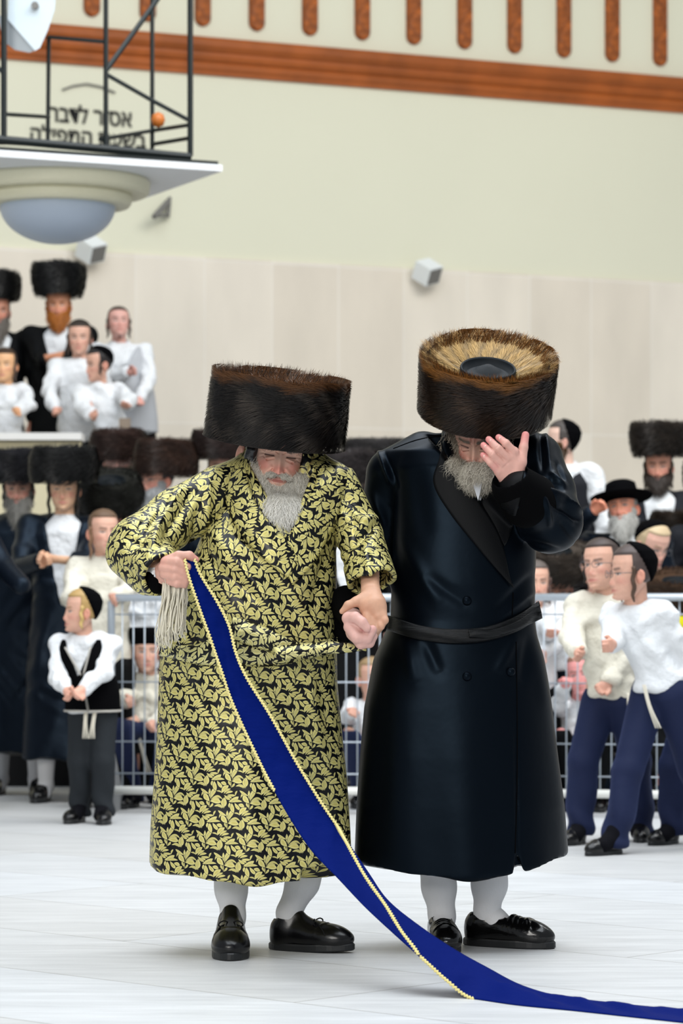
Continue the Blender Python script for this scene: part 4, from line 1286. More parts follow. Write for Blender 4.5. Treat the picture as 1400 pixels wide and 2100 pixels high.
# standing collar behind the neck
S = SDF((-.36, 8.8, 1.34), (.0, 9.2, 1.56), .004)
cl = resample([P(500, 975, 8.90), P(486, 958, 8.96), P(500, 938, 9.06), P(570, 905, 9.10), P(640, 915, 9.05), P(652, 935, 8.96), P(640, 965, 8.90)], 16)
S.chain(cl, [.016] * 16, k=0)
V, Fq = S.mesh(); V = relax(V, Fq, 2)
mk('collar', V, Fq, M_['brocade'], root, uv=(np.stack([V[:, 0], V[:, 2]], 1)[Fq.ravel()]))
# shirt front
S = SDF((-.34, 8.8, 1.16), (.02, 9.2, 1.50), .006)
S.loft([(1.18, P(590, 0, 8.9)[0], 8.95, .05, .10), (1.28, P(586, 0, 8.9)[0], 8.97, .09, .115), (1.34, P(576, 0, 8.9)[0], 9.0, .095, .09), (1.40, P(572, 0, 8.9)[0], 9.02, .06, .06)], k=0)
V, Fq = S.mesh(); mk('shirt', relax(V, Fq, 2), Fq, M_['shirt_grey'], root)
# white shirt cuff
mk_c = SDF((-.6, 8.5, 1.0), (-.4, 8.8, 1.2), .004)
mk_c.cone(P(318, 1180, 8.66), P(337, 1176, 8.635), .036, .037, k=0); mk_c.cone(P(325, 1180, 8.66), P(350, 1174, 8.60), .030, .034, sub=True)
V, Fq = mk_c.mesh(); mk('shirt_cuff', V, Fq, M_['shirt'], root)
mk_c = SDF((-.62, 8.5, 1.0), (-.4, 8.8, 1.2), .004)
mk_c.cone(P(300, 1185, 8.70), P(322, 1190, 8.65), .042, .040, k=0); V, Fq = mk_c.mesh(); mk('inner_sleeve', V, Fq, M_['velvet_black'], root)

# sash of the same cloth
strip('sash', robeT, [(326, 1318), (400, 1322), (470, 1290), (540, 1292), (620, 1318), (692, 1306)], [(328, 1345), (400, 1362), (480, 1366), (560, 1366), (630, 1352), (694, 1338)], .008, .010, M_['brocade_sash'], root, uvscale=1, puff=.016, wob=.004, uvo=(.2, .1), fallback=8.95)
kn = strip('sash_knot', robeT, [(478, 1262), (540, 1284), (600, 1312), (650, 1328)], [(470, 1310), (530, 1330), (590, 1350), (640, 1352)], .010, .030, M_['brocade_sash'], root, uvscale=1, puff=.02, wob=.004)
G = np.stack([resample([P(560, 1325, 8.70), P(640, 1318, 8.72), P(700, 1316, 8.73), P(752, 1330, 8.74)], 30), resample([P(570, 1358, 8.69), P(640, 1342, 8.70), P(700, 1340, 8.72), P(750, 1333, 8.73)], 30)], 1)
G = np.stack([G[:, 0] * (1 - t) + G[:, 1] * t + np.array([0, -.010 * math.sin(math.pi * t), 0]) for t in np.linspace(0, 1, 8)], 1)
sheet('sash_end', G, .006, M_['brocade_sash'], root, uvscale=1)

# legs, neck, arms and hands: the body
HO = P(573, 938, 8.985)            # head centre
HR = rot(3, 0, 8)
hs = 1.04
hv, hf, hc = head_mesh(210, 260, skin=(.78, .48, .37), lip=(.42, .17, .14), brow=(.13, .11, .10), old=True, closed=True, red=.5, nose=1.15, ear_out=.030, ear_s=1.15)
hvw = place(hv, HO, HR, hs)
S = SDF((-.60, 8.60, .04), (.12, 9.2, 1.5), .010)
S.loft([(.75, -.27, 8.98, .17, .13), (1.0, -.27, 8.98, .18, .14), (1.25, -.21, 8.99, .17, .12), (1.34, -.18, 9.0, .13, .09), (1.40, -.18, 9.0, .06, .06)], k=0)
S.cone(P(571, 985, 9.0), P(572, 935, 9.0), .055, .055, k=.03)
for kx, ax, fy in ((P(462, 1700, 9.0), P(478, 1880, 8.95), 8.9), (P(640, 1700, 9.0), P(592, 1880, 8.98), 8.95)):
    S.cone((kx[0] * .9 - .02, 9.0, .8), kx, .085, .055, k=.04)
S.cone(sh, el, .05, .042, k=.03); S.cone(el, wr, .042, .030, k=.02); S.cone(sh2, el2, .05, .042, k=.03); S.cone(el2, wr2, .042, .030, k=.02)
bv, bf = S.mesh(); bv = relax(bv, bf, 2)
# hand gripping the sash
S = SDF((-.56, 8.45, 1.0), (-.38, 8.72, 1.22), .0022)
Yh = 8.60
S.cone(P(316, 1184, 8.68), P(340, 1172, Yh + .02), .026, .028, k=0)
S.cone(P(340, 1172, Yh + .03), P(352, 1160, Yh + .02), .032, .028, k=.015)
S.cone(P(345, 1182, Yh + .025), P(360, 1172, Yh + .02), .026, .026, k=.012)
for a, b_, c_, r_ in (((338, 1152), (362, 1152), (383, 1163), .0135), ((333, 1164), (358, 1168), (384, 1178), .0132), ((336, 1178), (358, 1183), (382, 1190), .0125), ((345, 1192), (362, 1197), (378, 1199), .0112)):
    S.chain([P(*a, Yh - .005), P(*b_, Yh - .022), P(*c_, Yh - .012), P(c_[0] - 4, c_[1] + 2, Yh + .02)], [r_, r_ * .98, r_ * .9, r_ * .85], k=.0045)
S.chain([P(343, 1150, Yh), P(366, 1139, Yh - .012), P(388, 1139, Yh - .012), P(401, 1148, Yh - .006)], [.015, .0125, .012, .0105], k=.006)
h1v, h1f = S.mesh(); h1v = relax(h1v, h1f, 2, .5)
# hand over the other man's wrist
S = SDF((-.02, 8.45, .92), (.16, 8.85, 1.14), .0022)
S.chain([P(757, 1180, 8.78), P(760, 1215, 8.72), P(766, 1243, 8.69)], [.026, .030, .036], k=0, flat=((.3, 1, .2), .7))
S.cone(P(766, 1243, 8.69), P(776, 1262, 8.68), .034, .024, k=.015)
S.cone(P(748, 1238, 8.69), P(764, 1280, 8.68), .020, .014, k=.012)
for a, b_, c_, r_ in (((752, 1262), (758, 1285), (764, 1300), .012), ((764, 1270), (768, 1292), (766, 1306), .012), ((776, 1266), (780, 1284), (770, 1300), .0115), ((784, 1256), (789, 1272), (780, 1288), .0105)):
    S.chain([P(*a, 8.675), P(*b_, 8.665), P(*c_, 8.70)], [r_ * 1.1, r_, r_ * .85], k=.005)
S.chain([P(752, 1222, 8.70), P(730, 1234, 8.685), P(714, 1241, 8.68), P(701, 1254, 8.685)], [.018, .0135, .0115, .008], k=.008)
h2v, h2f = S.mesh(); h2v = relax(h2v, h2f, 2, .5)
bodyV, bodyF = join([(bv, bf), (hvw, hf), (h1v, h1f), (h2v, h2f)])
C = np.concatenate([skin_col(bv), hc, skin_col(h1v, (.60, .33, .26), (.62, .24, .20), [(P(401, 1148, Yh), .03), (P(383, 1163, Yh), .02), (P(340, 1152, Yh), .02)]), skin_col(h2v, (.58, .33, .22))])
mk('body', bodyV, bodyF, M_['skin'], root, col=C)
# nail of the thumb holding the wrist is left plain; stockings
S = SDF((-.42, 8.7, .02), (.0, 9.2, .34), .005)
def stocking(top, mid, ank, foot, rt_, rm, ra, nm='stocking'):
    lo = np.minimum(np.minimum(top, foot), ank) - .12; hi = np.maximum(np.maximum(top, foot), ank) + .12
    S = SDF(lo, hi, .005)
    S.cone(top, mid, rt_, rm, k=0); S.cone(mid, ank, rm, ra, k=.02); S.cone(ank, foot, ra, ra * .9, k=.02)
    V, Fq = S.mesh(); return mk('stocking', relax(V, Fq, 2), Fq, M_['stocking'], root)
stocking(P(470, 1740, 9.0), P(474, 1825, 8.98), P(478, 1880, 8.97), P(478, 1915, 8.965), .060, .046, .034)
stocking(P(638, 1740, 9.02), P(620, 1810, 9.02), P(592, 1872, 9.03), P(592, 1912, 9.03), .060, .048, .035)
shoe(root, (P(476, 0, 9.0)[0] - .005, 9.02, 0), 2, .29, 'leather', wf=1.12)
shoe(root, (P(575, 0, 9.02)[0] - .03, 9.05, 0), 66, .268, 'leather', wf=1.05, toe_up=.06)

# beard, moustache, sidelocks
def W_(p): return place(np.array(p, float), HO, HR, hs)
dv = HR @ np.array([0, -.05, -1.]); dwn = np.array([.02, .03, -1.])
S = SDF((-.36, 8.74, 1.18), (.02, 9.06, 1.52), .005)
S.chain([W_((-.070, -.005, -.035)), W_((-.058, -.045, -.075)), W_((-.02, -.068, -.118))], [.026, .034, .030], k=0)
S.chain([W_((.070, -.005, -.035)), W_((.060, -.045, -.075)), W_((.02, -.068, -.118))], [.026, .034, .030], k=.02)
ch = W_((0, -.064, -.125))
S.chain([ch, P(574, 1040, 8.845), P(585, 1072, 8.835)], [.034, .032, .010], k=.03)
S.chain([W_((-.035, -.06, -.1)), P(552, 1030, 8.855)], [.028, .018], k=.03); S.chain([W_((.035, -.06, -.1)), P(605, 1030, 8.855)], [.028, .018], k=.03)
V, Fq = S.mesh(); V = relax(V, Fq, 2)
bd = mk('beard', V, Fq, M_['furbase'], root, col=np.repeat(np.array([[.42, .40, .35]]), len(V), 0))
beard_strands('beard_hair', bd, V, Fq, 17000, .040, (.56, .53, .46), (.86, .84, .78), down=dwn, seed=3, curl=.006, w=.0008, out=.42)
# cheek stubble and moustache
r_ = np.random.default_rng(5)
def hair_line(name, a, b, n, d0, L, c0, c1, w=.0011, spread=.0035, curl=.002, par=None):
    t = r_.random(n); p = np.array(a)[None] * (1 - t)[:, None] + np.array(b)[None] * t[:, None] + r_.normal(0, spread, (n, 3))
    d = np.array(d0)[None] + r_.normal(0, .16, (n, 3)); d /= np.linalg.norm(d, axis=1, keepdims=True)
    s = np.linspace(0, 1, 6); Ls = L * (.5 + .8 * r_.random(n))
    path = p[:, None] + d[:, None] * (Ls[:, None] * s)[:, :, None]
    path[:, :, 2] -= Ls[:, None] * .35 * s ** 2
    path += (curl * np.sin(r_.uniform(0, 6, (n, 1)) + 7 * s))[:, :, None] * r_.normal(0, 1, (n, 1, 3))
    v = (.7 + .5 * r_.random(n))[:, None]
    return path, v
pp, vv = [], []
for s in (-1, 1):
    a, v = hair_line('', W_((s * .003, -.104, -.0545)), W_((s * .028, -.092, -.058)), 480, HR @ np.array([s * .97, -.15, -.22]), .011, 0, 0); pp.append(a); vv.append(v)
Pp = np.concatenate(pp); v = np.concatenate(vv)
ribbons('moustache', Pp, np.repeat(np.array([[0, -1., .3]]), len(Pp), 0), .0011, .0005, np.array([.30, .27, .23]) * v, np.array([.62, .58, .50]) * v, M_['hair'], root)
pp, vv = [], []
for s in (-1, 1):
    a, v = hair_line('', W_((s * .066, -.03, -.015)), W_((s * .060, -.062, -.070)), 1100, HR @ np.array([s * .5, -.4, -.8]), .026, 0, 0, spread=.007); pp.append(a); vv.append(v)
    a, v = hair_line('', W_((s * .068, -.02, -.03)), W_((s * .045, -.078, -.098)), 1500, HR @ np.array([s * .35, -.25, -.9]), .034, 0, 0, spread=.010, curl=.005); pp.append(a); vv.append(v)
    a, v = hair_line('', W_((s * .040, -.080, -.104)), W_((s * .002, -.088, -.116)), 1500, HR @ np.array([s * .1, -.2, -.95]), .036, 0, 0, spread=.008, curl=.005); pp.append(a); vv.append(v)
    a, v = hair_line('', W_((s * .040, -.086, -.086)), W_((s * .008, -.098, -.094)), 130, HR @ np.array([s * .1, -.3, -.9]), .022, 0, 0, spread=.006); pp.append(a); vv.append(v)
Pp = np.concatenate(pp); v = np.concatenate(vv)
ribbons('beard_hair', Pp, np.repeat(np.array([[0, -1., .3]]), len(Pp), 0), .0010, .0005, np.array([.50, .46, .38]) * v, np.array([.76, .73, .66]) * v, M_['hair'], bd)
pp, vv = [], []
for s in (-1, 1):
    a, v = hair_line('', W_((s * .013, -.094, .019)), W_((s * .046, -.080, .025)), 420, HR @ np.array([s * .9, -.35, -.05]), .014, 0, 0, spread=.0028); pp.append(a); vv.append(v)
Pp = np.concatenate(pp); v = np.concatenate(vv)
ribbons('eyebrows', Pp, np.repeat(np.array([[0, -1., .3]]), len(Pp), 0), .0009, .0004, np.array([.05, .045, .04]) * v, np.array([.16, .155, .15]) * v, M_['hair'], root)
for s in (-1, 1):
    S = SDF(W_((s * .068, 0, 0)) - .08, W_((s * .068, 0, 0)) + .08, .003)
    S.chain([W_((s * .070, -.035, .03)), W_((s * .081, -.037, .008)), W_((s * .085, -.036, -.012)), W_((s * .072, -.042, -.026))], [.012, .016, .015, .009], k=.01)
    V, Fq = S.mesh(); V = relax(V, Fq, 2)
    mk('sidelock', V, Fq, mat('black_sidelock', (.008, .008, .009), .25, .6, bump=(50, .6, .004)), root)
    if s < 0: M_['sidelock'] = bpy.data.materials['black_sidelock']
# fur hat
HC = P(570, 836, 8.955)
M_['fur_dark'] = None
fur_hat(root, HC, rot(0, 9, 7.0), .203, .197, .178, strands=30000, seed=11, dark=(.008, .0065, .006), tip=(.085, .068, .055), inner=(.10, .045, .02), rim=(.13, .055, .02), L=.062, w=.0016, depth=.05, rimtips=3500, bowl_strands=2500, shag=.16)

# ------------------------------------------------------------------ blue velvet sash held in the hand
sashY = lambda y: np.interp(y, [1140, 1300, 1500, 1700, 1850, 1950, 2050], [8.58, 8.55, 8.50, 8.40, 8.26, 8.08, 7.86])
fl_y = lambda py: F / (py - HY)     # depth of the floor at a row
L_ = [(379, 1147), (388, 1185), (410, 1250), (428, 1300), (452, 1370), (476, 1440), (512, 1520), (551, 1600), (596, 1680), (640, 1745), (693, 1800), (750, 1860), (806, 1912), (862, 1962), (915, 2010), (968, 2048), (1060, 2062), (1180, 2074), (1300, 2087), (1420, 2100), (1560, 2112)]
R_ = [(399, 1147), (412, 1180), (446, 1235), (470, 1285), (484, 1340), (506, 1390), (556, 1470), (606, 1560), (655, 1640), (708, 1718), (755, 1788), (796, 1846), (860, 1898), (930, 1945), (1000, 1984), (1070, 2020), (1160, 2046), (1260, 2062), (1340, 2072), (1430, 2082), (1570, 2096)]
LY = [8.58, 8.57, 8.56, 8.55, 8.53, 8.51, 8.48, 8.44, 8.38, 8.31, 8.23, 8.13, 8.03, 7.95, 7.90, 7.868] + [fl_y(y) - .004 for y in (2062, 2074, 2087, 2100, 2112)]
RY = [8.58, 8.58, 8.57, 8.56, 8.54, 8.52, 8.49, 8.46, 8.42, 8.36, 8.28, 8.18, 8.12, 8.08, 8.03, 7.99, 7.88, 7.77, 7.69, 7.62, 7.50]
EL = resample([P(x, y, Y) for (x, y), Y in zip(L_, LY)], 260); ER = resample([P(x, y, Y) for (x, y), Y in zip(R_, RY)], 260)
mm = 16; T_ = np.linspace(0, 1, mm)[None, :, None]; s_ = np.linspace(0, 1, 260)[:, None]
G = EL[:, None] * (1 - T_) + ER[:, None] * T_
tt = np.linspace(0, 1, mm)[None, :]
amp = np.interp(s_[:, 0], [0, .1, .5, .7, .85, 1], [.010, .012, .010, .016, .014, .008])[:, None]
disp = amp * np.sin(math.pi * tt) * 1.0 + .0035 * np.sin(s_ * 34 + 4 * tt + 2 * np.sin(s_ * 11)) * np.sin(math.pi * tt) + .0016 * np.sin(s_ * 190 + 6 * tt) * np.sin(math.pi * tt) + np.where(s_ > .62, .010 * np.sin(s_ * 70 + 9 * tt + 2 * np.sin(s_ * 23)) * np.sin(math.pi * tt), 0)
G[:, :, 1] += disp * .8; G[:, :, 2] += np.where(s_ > .6, disp * .9 * np.clip((s_ - .6) / .08, 0, 1), 0)
G[:, :, 2] = np.maximum(G[:, :, 2], .004)
sash = empty('velvet_sash', P(384, 1170, 8.58), 'long royal blue velvet sash with gold braid edges and ivory fringe, trailing to the floor', 'sash')
sheet('velvet_band', G, .003, M_['blue_velvet'], sash)
def braid(E, side, i0, i1, offy=-.006):
    E = E[i0:i1]; Ls = np.concatenate([[0], np.cumsum(np.linalg.norm(np.diff(E, axis=0), axis=1))])
    n = int(Ls[-1] / .0016); u = np.linspace(0, Ls[-1], n)
    C = np.stack([np.interp(u, Ls, E[:, k]) for k in range(3)], 1)
    T = np.gradient(C, axis=0); T /= np.linalg.norm(T, axis=1, keepdims=True)
    sd = np.cross(T, [0, -1, 0]); sd /= np.linalg.norm(sd, axis=1, keepdims=True)
    z = ((u / .0095) % 1.0); tri = 1 - 2 * np.abs(2 * z - 1)
    Zg = C + sd * (tri * .0035)[:, None] + np.array([0, offy, 0])
    MB().tube(Zg, .0030, 5).build('braid', M_['braid'], sash, smooth=True)
def idx_of(E, x, y):
    return int(np.argmin((E[:, 0] / E[:, 1] * F + 700 - x) ** 2 + (HY - (E[:, 2] - 1) / E[:, 1] * F - y) ** 2))
i_s = idx_of(ER, 690, 1692)
ym = lambda x, y: float(min(EL[idx_of(EL, x, y), 1], ER[idx_of(ER, x, y), 1]))
tail = resample([ER[i_s]] + [P(x, y, ym(x, y) - .016) for x, y in ((716, 1738), (748, 1796), (790, 1856), (822, 1908), (848, 1942), (858, 1957))], 90)
braid(EL, 1, 0, 74); braid(np.concatenate([ER[:i_s], tail]), 1, 0, 9999, -.005); braid(EL, 1, idx_of(EL, 862, 1962), idx_of(EL, 975, 2050), -.001)
# fringe hanging below the fist
fb = MB()
for i in range(110):
    x = r_.uniform(333, 383); yo = r_.uniform(1178, 1200); Y0 = 8.60 + r_.uniform(-.015, .03)
    y1 = 1325 - (x - 333) * .55 + r_.normal(0, 9)
    x1 = x - 8 + (x - 358) * .16 + r_.normal(0, 3)
    w1 = r_.normal(0, 2.2, 3)
    fb.tube(resample([P(x, yo, Y0), P(x + w1[0], yo + 35, Y0), P((x + x1) / 2 + w1[1], (yo + y1) / 2, Y0 + .004), P(x1 + w1[2], y1 - 12, Y0), P(x1 + r_.normal(0, 4), y1, Y0)], 9), r_.uniform(.0010, .0017), 5)
Vn = sum(len(v) for v in fb.v)
fb.build('fringe', M_['fringe'], sash, smooth=True, col=np.repeat((np.array([.72, .67, .54])[None] * r_.uniform(.8, 1.1, (110, 1))), Vn // 110, 0))

# ================================================================== the man in dark satin, hand over his face
root = empty('person', (P(960, 1945, 9.08)[0], 9.08, 0), 'person in long dark satin coat and golden brown fur hat, covering face with one hand', 'person')
YB = 9.10
S = SDF((-.02, 8.72, .14), (.78, 9.42, 1.60), .006)
tab = [rowx(885, 915, 1080, .10, .03), rowx(900, 862, 1108, .12, .02), rowx(925, 806, 1122, .14, .01), rowx(960, 800, 1124, .155, 0), rowx(1020, 806, 1122, .165, 0), rowx(1100, 806, 1100, .175, 0),
       rowx(1200, 802, 1096, .185, -.005), rowx(1272, 800, 1096, .188, -.005), rowx(1300, 788, 1100, .192, -.005), rowx(1350, 766, 1113, .205, 0), rowx(1450, 747, 1130, .22, 0), rowx(1550, 739, 1142, .235, 0),
       rowx(1650, 733, 1154, .245, 0), rowx(1850, 726, 1168, .26, 0)]
S.loft(tab, k=0, n=2.3)
S.cone(P(868, 935, 9.12), P(800, 962, 9.12), .075, .062, k=.03)      # shoulder, picture left
S.cone(P(1060, 930, 9.12), P(1098, 940, 9.10), .075, .075, k=.03)
shl, ell_, wrl = P(795, 975, 9.12), P(772, 1150, 9.16), P(724, 1262, 8.90)
S.cone(shl, P(784, 1060, 9.15), .066, .066, k=.02); S.cone(P(784, 1060, 9.15), ell_, .066, .062, k=.02); S.cone(ell_, wrl, .062, .044, k=.02)
shr, elr, wrr = P(1100, 945, 9.08), P(1128, 1068, 8.93), P(1052, 1000, 8.80)
S.cone(shr, P(1122, 1010, 9.0), .078, .080, k=.02); S.cone(P(1122, 1010, 9.0), elr, .082, .094, k=.02)
S.cone(elr, P(1092, 1030, 8.85), .092, .078, k=.02); S.cone(P(1092, 1030, 8.85), P(1066, 1010, 8.81), .078, .070, k=.02)
# V opening at the neck, neck hole, sleeve mouth
v0 = P(980, 1024, 8.9)
S.fn(lambda X, Y, Z: np.maximum(np.maximum(np.abs(X - v0[0] - (Z - v0[2]) * -.12) - np.clip(Z - v0[2], 0, 1) * .62, Y - 9.08), v0[2] - Z), (0, 8.6, v0[2] - .02), (.8, 9.1, 1.65))
S.cone(P(990, 920, 9.12), P(985, 850, 9.08), .078, .085, sub=True)
hx = P(1053, 1800, 8.87)[0]
def hem(X, Y, Z):
    q = (X - .34) ** 2 * .45
    slit = np.clip((.292 - Z) * .34 - np.abs(X - hx - .010 - (.292 - Z) * .10), -1, 1)
    h = Z - (.226 + q + np.clip(Y - 8.9, 0, 1) * .03)
    return np.where(Y < 9.0, np.minimum(h, np.maximum(-slit, 8.7 - Y)), h)
S.fn(hem, (-.1, 8.6, .1), (.9, 9.5, .36))
V, Fq = S.mesh(); V = relax(V, Fq, 3); N = vnormals(V, Fq)
th = np.arctan2(V[:, 0] - .34, -(V[:, 1] - YB))
low = np.clip((.92 - V[:, 2]) / .7, 0, 1)
V = V + N * (low * (.007 * np.sin(th * 4 + .6) + .003 * np.sin(th * 9 + 2 * V[:, 2])))[:, None]
V = crease(V, N, [
    (776, 925, 800, 990, .006, .010), (790, 930, 815, 1000, .007, -.010), (1118, 885, 1128, 960, .006, .008), (1108, 890, 1112, 965, .007, -.010),
    (1125, 985, 1155, 1010, .008, -.016), (1130, 970, 1160, 1000, .007, .012), (1135, 1000, 1185, 1050, .008, .014), (1120, 1005, 1150, 1050, .008, -.016), (1150, 1040, 1190, 1068, .007, -.014), (1160, 1030, 1192, 1050, .006, .010),
    (1118, 1020, 1128, 1080, .008, .010), (1140, 1045, 1175, 1075, .006, .010), (1075, 1110, 1150, 1130, .010, -.008), (1150, 1070, 1180, 1110, .008, -.008), (1140, 950, 1158, 985, .007, -.010),
    (760, 1010, 790, 1080, .014, .008), (750, 1080, 790, 1130, .014, -.010), (755, 1130, 800, 1200, .014, .008), (770, 1150, 790, 1230, .012, -.008),
    (850, 960, 870, 1100, .03, -.006), (820, 1100, 900, 1240, .02, .006), (870, 1180, 960, 1240, .018, -.006), (1090, 1180, 1020, 1250, .014, -.008), (1095, 1210, 1030, 1262, .010, .006),
    (1060, 1300, 1020, 1380, .016, .008), (1085, 1305, 1070, 1400, .016, -.008), (830, 1310, 850, 1400, .02, .008), (870, 1310, 900, 1380, .018, -.008), (1100, 1330, 1120, 1450, .02, .006), (1058, 1480, 1062, 1790, .006, -.005), (780, 1400, 770, 1700, .03, -.006)])
coatV, coatF = V, Fq
mk('coat', V, Fq, M_['satin'], root)
T2 = bvh(V, Fq)
# facings, collar
strip('lapel', T2, [(912, 888), (900, 940), (888, 990), (920, 1050), (985, 1130), (1052, 1206)], [(930, 890), (940, 960), (965, 1005), (985, 1030), (1025, 1100), (1046, 1186)], .005, .010, M_['lapel'], root, puff=.004, fallback=8.98)
strip('lapel', T2, [(1050, 930), (1030, 960), (1010, 990), (986, 1026), (1000, 1062), (1020, 1090)], [(1078, 940), (1070, 1000), (1062, 1040), (1050, 1080), (1040, 1110), (1034, 1120)], .005, .006, M_['lapel'], root, puff=.004, fallback=8.95)
S = SDF((.18, 8.85, 1.36), (.66, 9.34, 1.66), .004)
cl = resample([P(925, 960, 8.98), P(915, 905, 9.05), P(925, 882, 9.12), P(990, 868, 9.22), P(1060, 880, 9.14), P(1062, 920, 9.05), P(1040, 960, 8.99)], 18)
S.chain(cl, [.017] * 18, k=0)
V, Fq = S.mesh(); mk('collar', relax(V, Fq, 2), Fq, M_['satin'], root)
# white shirt: collar at the neck and small point below the beard
S = SDF((.14, 8.82, 1.2), (.66, 9.3, 1.62), .005)
S.loft([(1.335, P(985, 0, 8.9)[0], 9.0, .05, .075), (1.36, P(985, 0, 9)[0], 9.03, .085, .085), (1.42, P(985, 0, 9)[0], 9.10, .075, .07), (1.50, P(980, 0, 9)[0], 9.14, .07, .06)], k=0)
V, Fq = S.mesh(); mk('shirt', relax(V, Fq, 2), Fq, M_['shirt_grey'], root)
b = MB()
tri = [P(964, 975, 8.885), P(992, 975, 8.885), P(980, 1027, 8.845), P(964, 975, 8.90), P(992, 975, 8.90), P(980, 1026, 8.88)]
b.add(tri, [(0, 2, 1), (3, 4, 5), (0, 1, 4, 3), (1, 2, 5, 4), (2, 0, 3, 5)]); b.build('shirt_point', M_['shirt_grey'], root)
sc = strip('shirt_collar', T2, [(914, 882), (917, 895), (921, 910)], [(921, 882), (925, 895), (929, 908)], .004, .012, M_['shirt'], root, n=12, mm=5, fallback=8.99)
# velvet cuffs
S = SDF((.30, 8.55, 1.22), (.66, 9.05, 1.58), .004)
axr = P(1045, 985, 8.78) - elr; axr /= np.linalg.norm(axr)
S.cone(P(1084, 1026, 8.84), P(1054, 996, 8.79), .084, .066, k=0)
S.cone(P(1056, 990, 8.79), P(1040, 965, 8.76), .046, .056, sub=True)
V, Fq = S.mesh(); mk('cuff', relax(V, Fq, 3), Fq, M_['velvet_black'], root)
S = SDF((-.06, 8.62, .9), (.12, 9.0, 1.12), .003)
S.cone(P(710, 1235, 8.92), P(726, 1268, 8.80), .050, .040, k=0); S.cone(P(724, 1262, 8.83), P(736, 1285, 8.74), .032, .036, sub=True)
S.cone(P(708, 1240, 8.92), P(704, 1300, 8.92), .03, .03, k=.03)
V, Fq = S.mesh(); mk('cuff', relax(V, Fq, 3), Fq, M_['velvet_black'], root)
# corded sash round the waist, two buttons rows
strip('waist_sash', T2, [(796, 1262), (860, 1282), (930, 1290), (1000, 1284), (1060, 1262), (1104, 1232)], [(792, 1292), (860, 1312), (940, 1320), (1010, 1312), (1070, 1290), (1110, 1258)], .008, .012, M_['gartel'], root, puff=.008, wob=.0022, fallback=9.1)
strip('waist_sash', T2, [(960, 1290), (1010, 1290), (1060, 1272), (1106, 1244)], [(962, 1308), (1010, 1308), (1060, 1292), (1112, 1268)], .008, .024, M_['gartel'], root, puff=.008, wob=.0018, fallback=9.1)
for bx, by in ((957, 1232), (957, 1387), (1047, 1378)):
    h = hit(T2, bx, by, .004, 8.9)
    MB().lathe([(0, -.004), (.012, -.003), (.0135, .002), (.010, .006), (0, .008)], h, 20, rot(0, 90, 0)).build('button', M_['satin'], root, smooth=True)
for nm, p in (('shoulder_seam', [(806, 920), (855, 902), (905, 893)]), ('front_seam', [(1052, 1215), (1050, 1262)]), ('front_edge', [(1058, 1316), (1060, 1450), (1060, 1600), (1056, 1750)])):
    q = resample(p, 24); pts = [hit(T2, x, y, .0008) for x, y in q]; pts = [t_ for t_ in pts if t_ is not None]
    if len(pts) > 3: MB().tube(pts, .0016, 5).build(nm, M_['velvet_black'], root, smooth=True)

# body: head bowed, both arms, legs
HO = P(986, 897, 9.06); HR = rot(-16, 26, 4); hs = 1.03
hv, hf, hc = head_mesh(150, 180, skin=(.72, .43, .33), lip=(.40, .17, .14), brow=(.16, .13, .10), closed=True, red=.5, old=True)
hvw = place(hv, HO, HR, hs)
S = SDF((-.02, 8.72, .04), (.72, 9.36, 1.56), .010)
S.loft([(.80, .36, 9.12, .17, .13), (1.05, .36, 9.12, .18, .14), (1.30, .38, 9.12, .18, .12), (1.40, .40, 9.12, .12, .09), (1.45, .41, 9.12, .06, .06)], k=0)
S.cone((.41, 9.13, 1.40), P(988, 925, 9.1), .06, .055, k=.03)
for kx in (P(900, 1700, 9.12), P(1005, 1700, 9.12)): S.cone((kx[0], 9.12, .82), kx, .085, .055, k=.04)
S.cone(shl, ell_, .048, .04, k=.03); S.cone(ell_, wrl, .04, .028, k=.02); S.cone(shr, elr, .05, .042, k=.03); S.cone(elr, wrr, .042, .028, k=.02)
bv, bf = S.mesh(); bv = relax(bv, bf, 2)
# hand over the face
Yh = 8.775
S = SDF((.32, 8.66, 1.26), (.60, 8.95, 1.58), .0022)
for kx, ky, r_0 in ((1054, 926, .0145), (1041, 938, .015), (1030, 953, .0145), (1021, 967, .013)):
    S.cone(P(1052, 1000, 8.80), P(kx, ky, Yh), .026, r_0, k=.010, flat=((.2, 1, .1), .8))
S.cone(P(1058, 1030, 8.83), P(1052, 998, 8.80), .032, .028, k=.02)
S.cone(P(1056, 990, 8.79), P(1068, 948, 8.785), .022, .016, k=.014)
S.chain([P(1054, 927, Yh), P(1037, 909, Yh - .012), P(1022, 897, Yh + .002)], [.0125, .0115, .0098], k=.0035)
S.chain([P(1042, 939, Yh - .002), P(1020, 919, Yh - .016), P(1002, 901, Yh + .0)], [.0125, .0115, .0100], k=.0035)
S.chain([P(1031, 953, Yh), P(1009, 932, Yh - .014), P(991, 913, Yh + .002)], [.0125, .0112, .0096], k=.0035)
S.chain([P(1022, 967, Yh), P(1005, 949, Yh - .010), P(990, 933, Yh + .004)], [.0115, .0102, .0088], k=.0035)
S.chain([P(1069, 948, 8.785), P(1073, 918, 8.79), P(1077, 892, 8.80)], [.0150, .0130, .0112], k=.006)
h1v, h1f = S.mesh(); h1v = relax(h1v, h1f, 2, .5)
Nh = vnormals(h1v, h1f)
h1v = crease(h1v, Nh, [(1036, 903, 1030, 909, .0016, -.0018), (1022, 913, 1014, 921, .0016, -.0018), (1010, 927, 1003, 934, .0016, -.0018), (1046, 945, 1028, 962, .003, -.0012), (1058, 930, 1064, 946, .003, -.0015)])
tips = [(P(1022, 897, Yh), .022), (P(1002, 901, Yh), .022), (P(991, 913, Yh), .022), (P(990, 933, Yh), .022), (P(1077, 892, 8.80), .035), (P(1010, 958, Yh), .02)]
